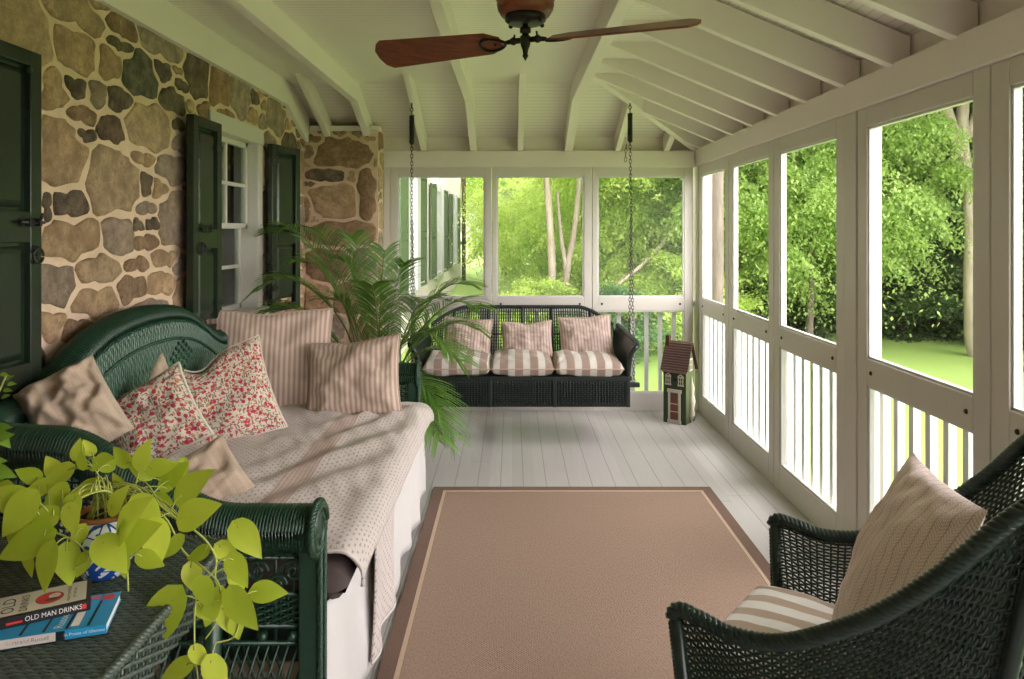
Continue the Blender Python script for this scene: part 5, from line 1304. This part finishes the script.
# x, y (enlarged crop), length px in crop, direction of tip in the picture (deg, 90 = up), depth
PL = [(212,75,55,80,1.55),(262,92,70,25,1.50),(225,100,48,95,1.48),(185,110,85,215,1.50),(168,165,95,240,1.46),(205,190,80,250,1.44),(145,235,92,195,1.42),(60,195,105,160,1.42),(80,190,120,235,1.40),(120,290,125,200,1.40),(75,255,70,230,1.44),(140,330,115,260,1.37),(75,340,75,265,1.42),(180,330,95,285,1.40),(345,90,60,130,1.56),(380,95,75,70,1.52),(415,105,70,10,1.52),(468,135,78,50,1.56),(455,160,50,95,1.58),(495,180,115,45,1.50),(505,240,125,25,1.47),(375,200,105,320,1.46),(425,185,60,350,1.52),(330,275,150,55,1.40),(340,300,130,30,1.40),(420,265,105,285,1.44),(490,300,70,225,1.48),(280,310,110,325,1.38),(385,345,72,340,1.42),(335,345,60,280,1.40),(650,268,105,320,1.50),(600,320,70,330,1.48),(635,355,85,310,1.47),(640,385,70,300,1.50),(700,440,85,0,1.50),(640,450,120,300,1.42),(470,465,165,240,1.43),(580,480,65,250,1.45),(520,375,70,290,1.48),(550,415,80,285,1.44),(575,635,95,300,1.42),(510,640,80,200,1.45),(610,490,70,300,1.47),(640,520,60,280,1.46),(330,150,45,110,1.56),(500,90,60,255,1.58),(300,100,60,150,1.54),(255,150,70,210,1.50),(225,270,60,250,1.42),(655,265,30,100,1.52)]
lf = MB(); st = MB()
PL += [(100,130,60,150,1.50),(130,150,75,200,1.48),(250,60,45,110,1.56),(155,120,60,120,1.53),(40,270,60,250,1.42),(190,215,75,290,1.42),(305,215,80,60,1.46),(410,120,60,150,1.55),(560,330,60,200,1.48),(600,440,65,250,1.46),(545,480,60,330,1.46),(530,600,60,320,1.43),(20,160,80,220,1.46),(240,345,65,240,1.39),(445,140,55,60,1.56)]
crown_c = pc+V3((0, 0, 0.14))
vines = [[(330,235,1.53),(400,190,1.50),(480,240,1.48),(560,300,1.47),(590,370,1.46),(540,440,1.45),(530,560,1.44),(540,690,1.43)],
         [(340,230,1.53),(440,230,1.50),(500,330,1.49),(560,380,1.47),(600,430,1.46),(590,520,1.46),(560,570,1.45)],
         [(640,275,1.51),(600,330,1.49),(590,420,1.47),(650,480,1.46),(640,560,1.46),(590,580,1.45)],
         [(330,240,1.52),(300,170,1.48),(230,180,1.45),(150,220,1.43),(110,260,1.42),(200,300,1.40),(240,350,1.39),(200,380,1.38)],
         [(340,240,1.50),(330,300,1.42),(345,360,1.41),(350,440,1.40)],
         [(320,230,1.52),(290,160,1.50),(260,110,1.50)], [(350,230,1.53),(370,150,1.53),(380,100,1.53)]]
VP = []
for v in vines:
    P = spline([at(x/Z4, 430+y/Z4, Y) for x, y, Y in v], 40); VP.append(P)
    st.tube(P, np.linspace(0.0026, 0.0016, len(P)), 6)
allv = np.concatenate(VP)
for k, (x, y, Lp, ang, Y) in enumerate(PL):
    b = at(x/Z4, 430+y/Z4, Y); a = math.radians(ang); sz = Lp/Z4*Y/F*0.98
    dv = V3((math.cos(a), -0.35+0.5*random.random()-0.1, math.sin(a)))
    nrm = V3((random.uniform(-0.35, 0.35), -0.85, 0.55+random.uniform(-0.2, 0.3)))
    leaf_surface(lf, b, dv, nrm, sz, fold=random.uniform(0.1, 0.3), droop=random.uniform(0.1, 0.4), width=random.uniform(0.68, 0.82))
    j = np.argmin(np.linalg.norm(allv-np.array(b), axis=1)); st.tube(curve(allv[j], b, 0.008), 0.0015, 5)
for k in range(26):
    a = random.random()*2*PI; p = crown_c + V3((0.035*math.cos(a), 0.035*math.sin(a), -0.01)); P = VP[3] if k % 2 else VP[0]
    st.tube(curve(p, P[random.randint(2, 18)], 0.03+0.03*random.random()), 0.0017, 5)
lo = lf.build('leaves', POTHOS, pothos, world=True); tag(lo, kind='stuff')
st.build('vines', POTHOS_STEM, pothos, world=True)

# second plant at the left edge of the table
pc2 = V3((-1.235, 1.55, TZ+0.002))
pl2 = thing('potted_plant', 'small leafy green plant at the left edge of the photo on the wicker table', 'plant', pc2)
MB().lathe([(0.0001, 0.0), (0.040, 0.0), (0.055, 0.10), (0.062, 0.10), (0.062, 0.125), (0.054, 0.125), (0.050, 0.11), (0.0001, 0.105)], 28).build('pot', TERRA, pl2)
MB().lathe([(0.0001, 0.114), (0.05, 0.108)], 16).build('soil', SOIL, pl2)
l2 = MB(); s2 = MB()
for k, (x, y, sz, ang, Y) in enumerate([(-4,432,22,-40,1.5),(-6,470,24,-10,1.48),(-2,480,18,-70,1.47),(-8,440,24,20,1.5),(-20,420,26,60,1.55),(-28,450,24,160,1.5),(-14,462,22,10,1.46),(-40,430,26,140,1.52),(-30,480,22,-60,1.46),(-45,470,24,190,1.5),(-10,405,20,70,1.56),(-3,428,16,10,1.5)]):
    b = at(x, y, Y); a = math.radians(ang); leaf_surface(l2, b, (math.cos(a), -0.2, math.sin(a)), (random.uniform(-.3,.3), -0.8, 0.6), sz*Y/F, width=0.62)
    s2.tube(curve(pc2+V3((0, 0, 0.11)), b, 0.03), 0.0018, 5)
s2.tube(curve(pc2+V3((0, 0, 0.11)), at(6, 376, 1.56), 0.02), 0.002, 5)
for x, y in ((2, 374), (7, 379), (5, 390), (9, 384), (3, 397)): leaf_surface(l2, at(x, y, 1.56), (0.6, -0.2, -0.6+random.random()), (0, -0.8, 0.5), 0.02, width=0.5)
tag(l2.build('leaves', GREENLEAF, pl2, world=True), kind='stuff'); s2.build('stems', POTHOS_STEM, pl2, world=True)

# ------------------------------------------------------------------ palm behind the far arm of the sofa
pp = V3((-0.84, 4.40, 0))
palm = thing('potted_palm', 'tall feathery green palm in a pot behind the far arm of the sofa', 'palm', pp)
MB().lathe([(0.0001, 0.0), (0.13, 0.0), (0.15, 0.02), (0.19, 0.34), (0.205, 0.35), (0.205, 0.385), (0.188, 0.385), (0.18, 0.35), (0.0001, 0.345)], 36).build('pot', plain('dark_green_glaze', (0.012, 0.03, 0.022), 0.3), palm)
MB().lathe([(0.0001, 0.36), (0.18, 0.352)], 20).build('soil', SOIL, palm)
bp = pp+V3((0, 0, 0.36))
# tip (px, py, Y), arch
FR = [(256,292,4.25,0.55),(275,232,4.55,0.45),(312,228,4.75,0.35),(352,236,4.6,0.35),(330,300,4.2,0.40),(268,312,4.1,0.42),(405,262,4.9,0.30),(470,285,4.25,0.40),(478,308,4.05,0.42),(452,352,3.98,0.55),(462,362,4.2,0.50),(455,438,4.05,0.70),(440,440,3.95,0.62),(425,432,4.0,0.55),(478,330,4.35,0.45),(385,250,4.3,0.30),(300,262,4.2,0.4),(430,300,4.0,0.35),(372,285,4.1,0.3),(345,262,4.4,0.38)]
for k, (px, py, Y, ar) in enumerate(FR):
    tip = at(px, py, Y); b = bp+V3((random.uniform(-0.06, 0.06), random.uniform(-0.06, 0.06), 0))
    ln = (tip-b).length; mid = b.lerp(tip, 0.5)+V3((0, 0, ar*ln*0.62)); m1 = b.lerp(mid, 0.5)+V3((0, 0, ar*ln*0.22)); m2 = mid.lerp(tip, 0.55)+V3((0, 0, ar*ln*0.16))
    P = spline([b, m1, mid, m2, tip], 60); f = MB(); r = MB().tube(P, np.linspace(0.0065, 0.0018, 60), 6)
    T = np.gradient(P, axis=0); T /= np.linalg.norm(T, axis=1, keepdims=True)
    nl = 34
    for j in range(nl):
        x = 0.30+0.70*j/nl; i = min(58, int(x*59)); t = V3(T[i]); c = V3(P[i])
        up = V3((0, 0, 1)); sd = t.cross(up); sd = sd.normalized() if sd.length > 0.05 else V3((1, 0, 0)); upn = sd.cross(t)
        ll = (0.19*math.sin(PI*(0.12+0.80*(x-0.30)/0.70))**0.8 + 0.05)*(0.85+0.3*random.random())
        for s in (-1, 1):
            d = (t*0.80 + sd*s*0.72 + upn*0.28).normalized(); w = 0.0045
            sv = d.cross(upn).normalized(); pts = []
            for q in (0, 0.35, 0.7, 1.0):
                p = c + d*ll*q + V3((0, 0, -0.32*ll*q*q)); ww = w*(0.55, 1.0, 0.75, 0.05)[(0, 0.35, 0.7, 1.0).index(q)]
                pts += [p+sv*ww, p+upn*0.0022, p-sv*ww]
            f.addq([tuple(p) for p in pts], [(q*3+e_, q*3+e_+1, q*3+e_+4, q*3+e_+3) for q in range(3) for e_ in (0, 1)])
    o = f.build('frond', PALM, palm, world=True); r.build('frond_stem', PALM_STEM, o, world=False)
    o.children[0].location = -pp
# ------------------------------------------------------------------ daylight and camera
W = bpy.data.worlds.new('overcast_sky'); S.world = W; W.use_nodes = True
wt = W.node_tree; wt.nodes.clear()
wo = wt.nodes.new('ShaderNodeOutputWorld'); bg = wt.nodes.new('ShaderNodeBackground')
tc = wt.nodes.new('ShaderNodeTexCoord'); sp = wt.nodes.new('ShaderNodeSeparateXYZ'); rp = wt.nodes.new('ShaderNodeValToRGB')
wt.links.new(tc.outputs['Generated'], sp.inputs[0]); wt.links.new(sp.outputs[2], rp.inputs[0]); wt.links.new(rp.outputs[0], bg.inputs[0]); wt.links.new(bg.outputs[0], wo.inputs[0])
rp.color_ramp.elements[0].position = 0.0; rp.color_ramp.elements[0].color = (0.97, 0.90, 0.92, 1)
rp.color_ramp.elements[1].position = 0.6; rp.color_ramp.elements[1].color = (1.0, 0.93, 0.95, 1)
bg.inputs[1].default_value = 1.3
def sun(name, e, rot, ang, col=(1, 0.945, 0.935)):
    l = bpy.data.lights.new(name, 'SUN'); l.energy = e; l.angle = math.radians(ang); l.color = col
    o = bpy.data.objects.new(name, l); COL.objects.link(o); o.rotation_euler = rot
sun('veiled_sun', 4.4, Vector((-0.85, 0.42, -0.26)).to_track_quat('-Z', 'Y').to_euler(), 110)
def area(name, loc, target, size, e, col=(1, 0.97, 0.92)):
    l = bpy.data.lights.new(name, 'AREA'); l.energy = e; l.shape = 'RECTANGLE'; l.size, l.size_y = size; l.color = col
    o = bpy.data.objects.new(name, l); COL.objects.link(o); o.location = loc
    o.rotation_euler = (Vector(target)-Vector(loc)).to_track_quat('-Z', 'Y').to_euler()
cam = bpy.data.cameras.new('camera'); cam.sensor_width = 36; cam.sensor_fit = 'HORIZONTAL'; cam.lens = F/1024*36
cam.shift_x = 0.0; cam.shift_y = -(339.5-HY)/1024; cam.clip_start = 0.02
co_ = bpy.data.objects.new('camera', cam); COL.objects.link(co_); co_.location = (0, 0, CAMZ); co_.rotation_euler = (PI/2, 0, 0)
S.camera = co_
vs_ = S.view_settings; vs_.view_transform = 'Standard'; vs_.look = 'None'; vs_.gamma = 1.0; vs_.use_curve_mapping = False; vs_.exposure = 2.05
S.cycles.max_bounces = 10; S.cycles.diffuse_bounces = 6; S.cycles.transparent_max_bounces = 16; S.cycles.use_denoising = True
S.cycles.sample_clamp_indirect = 6.0
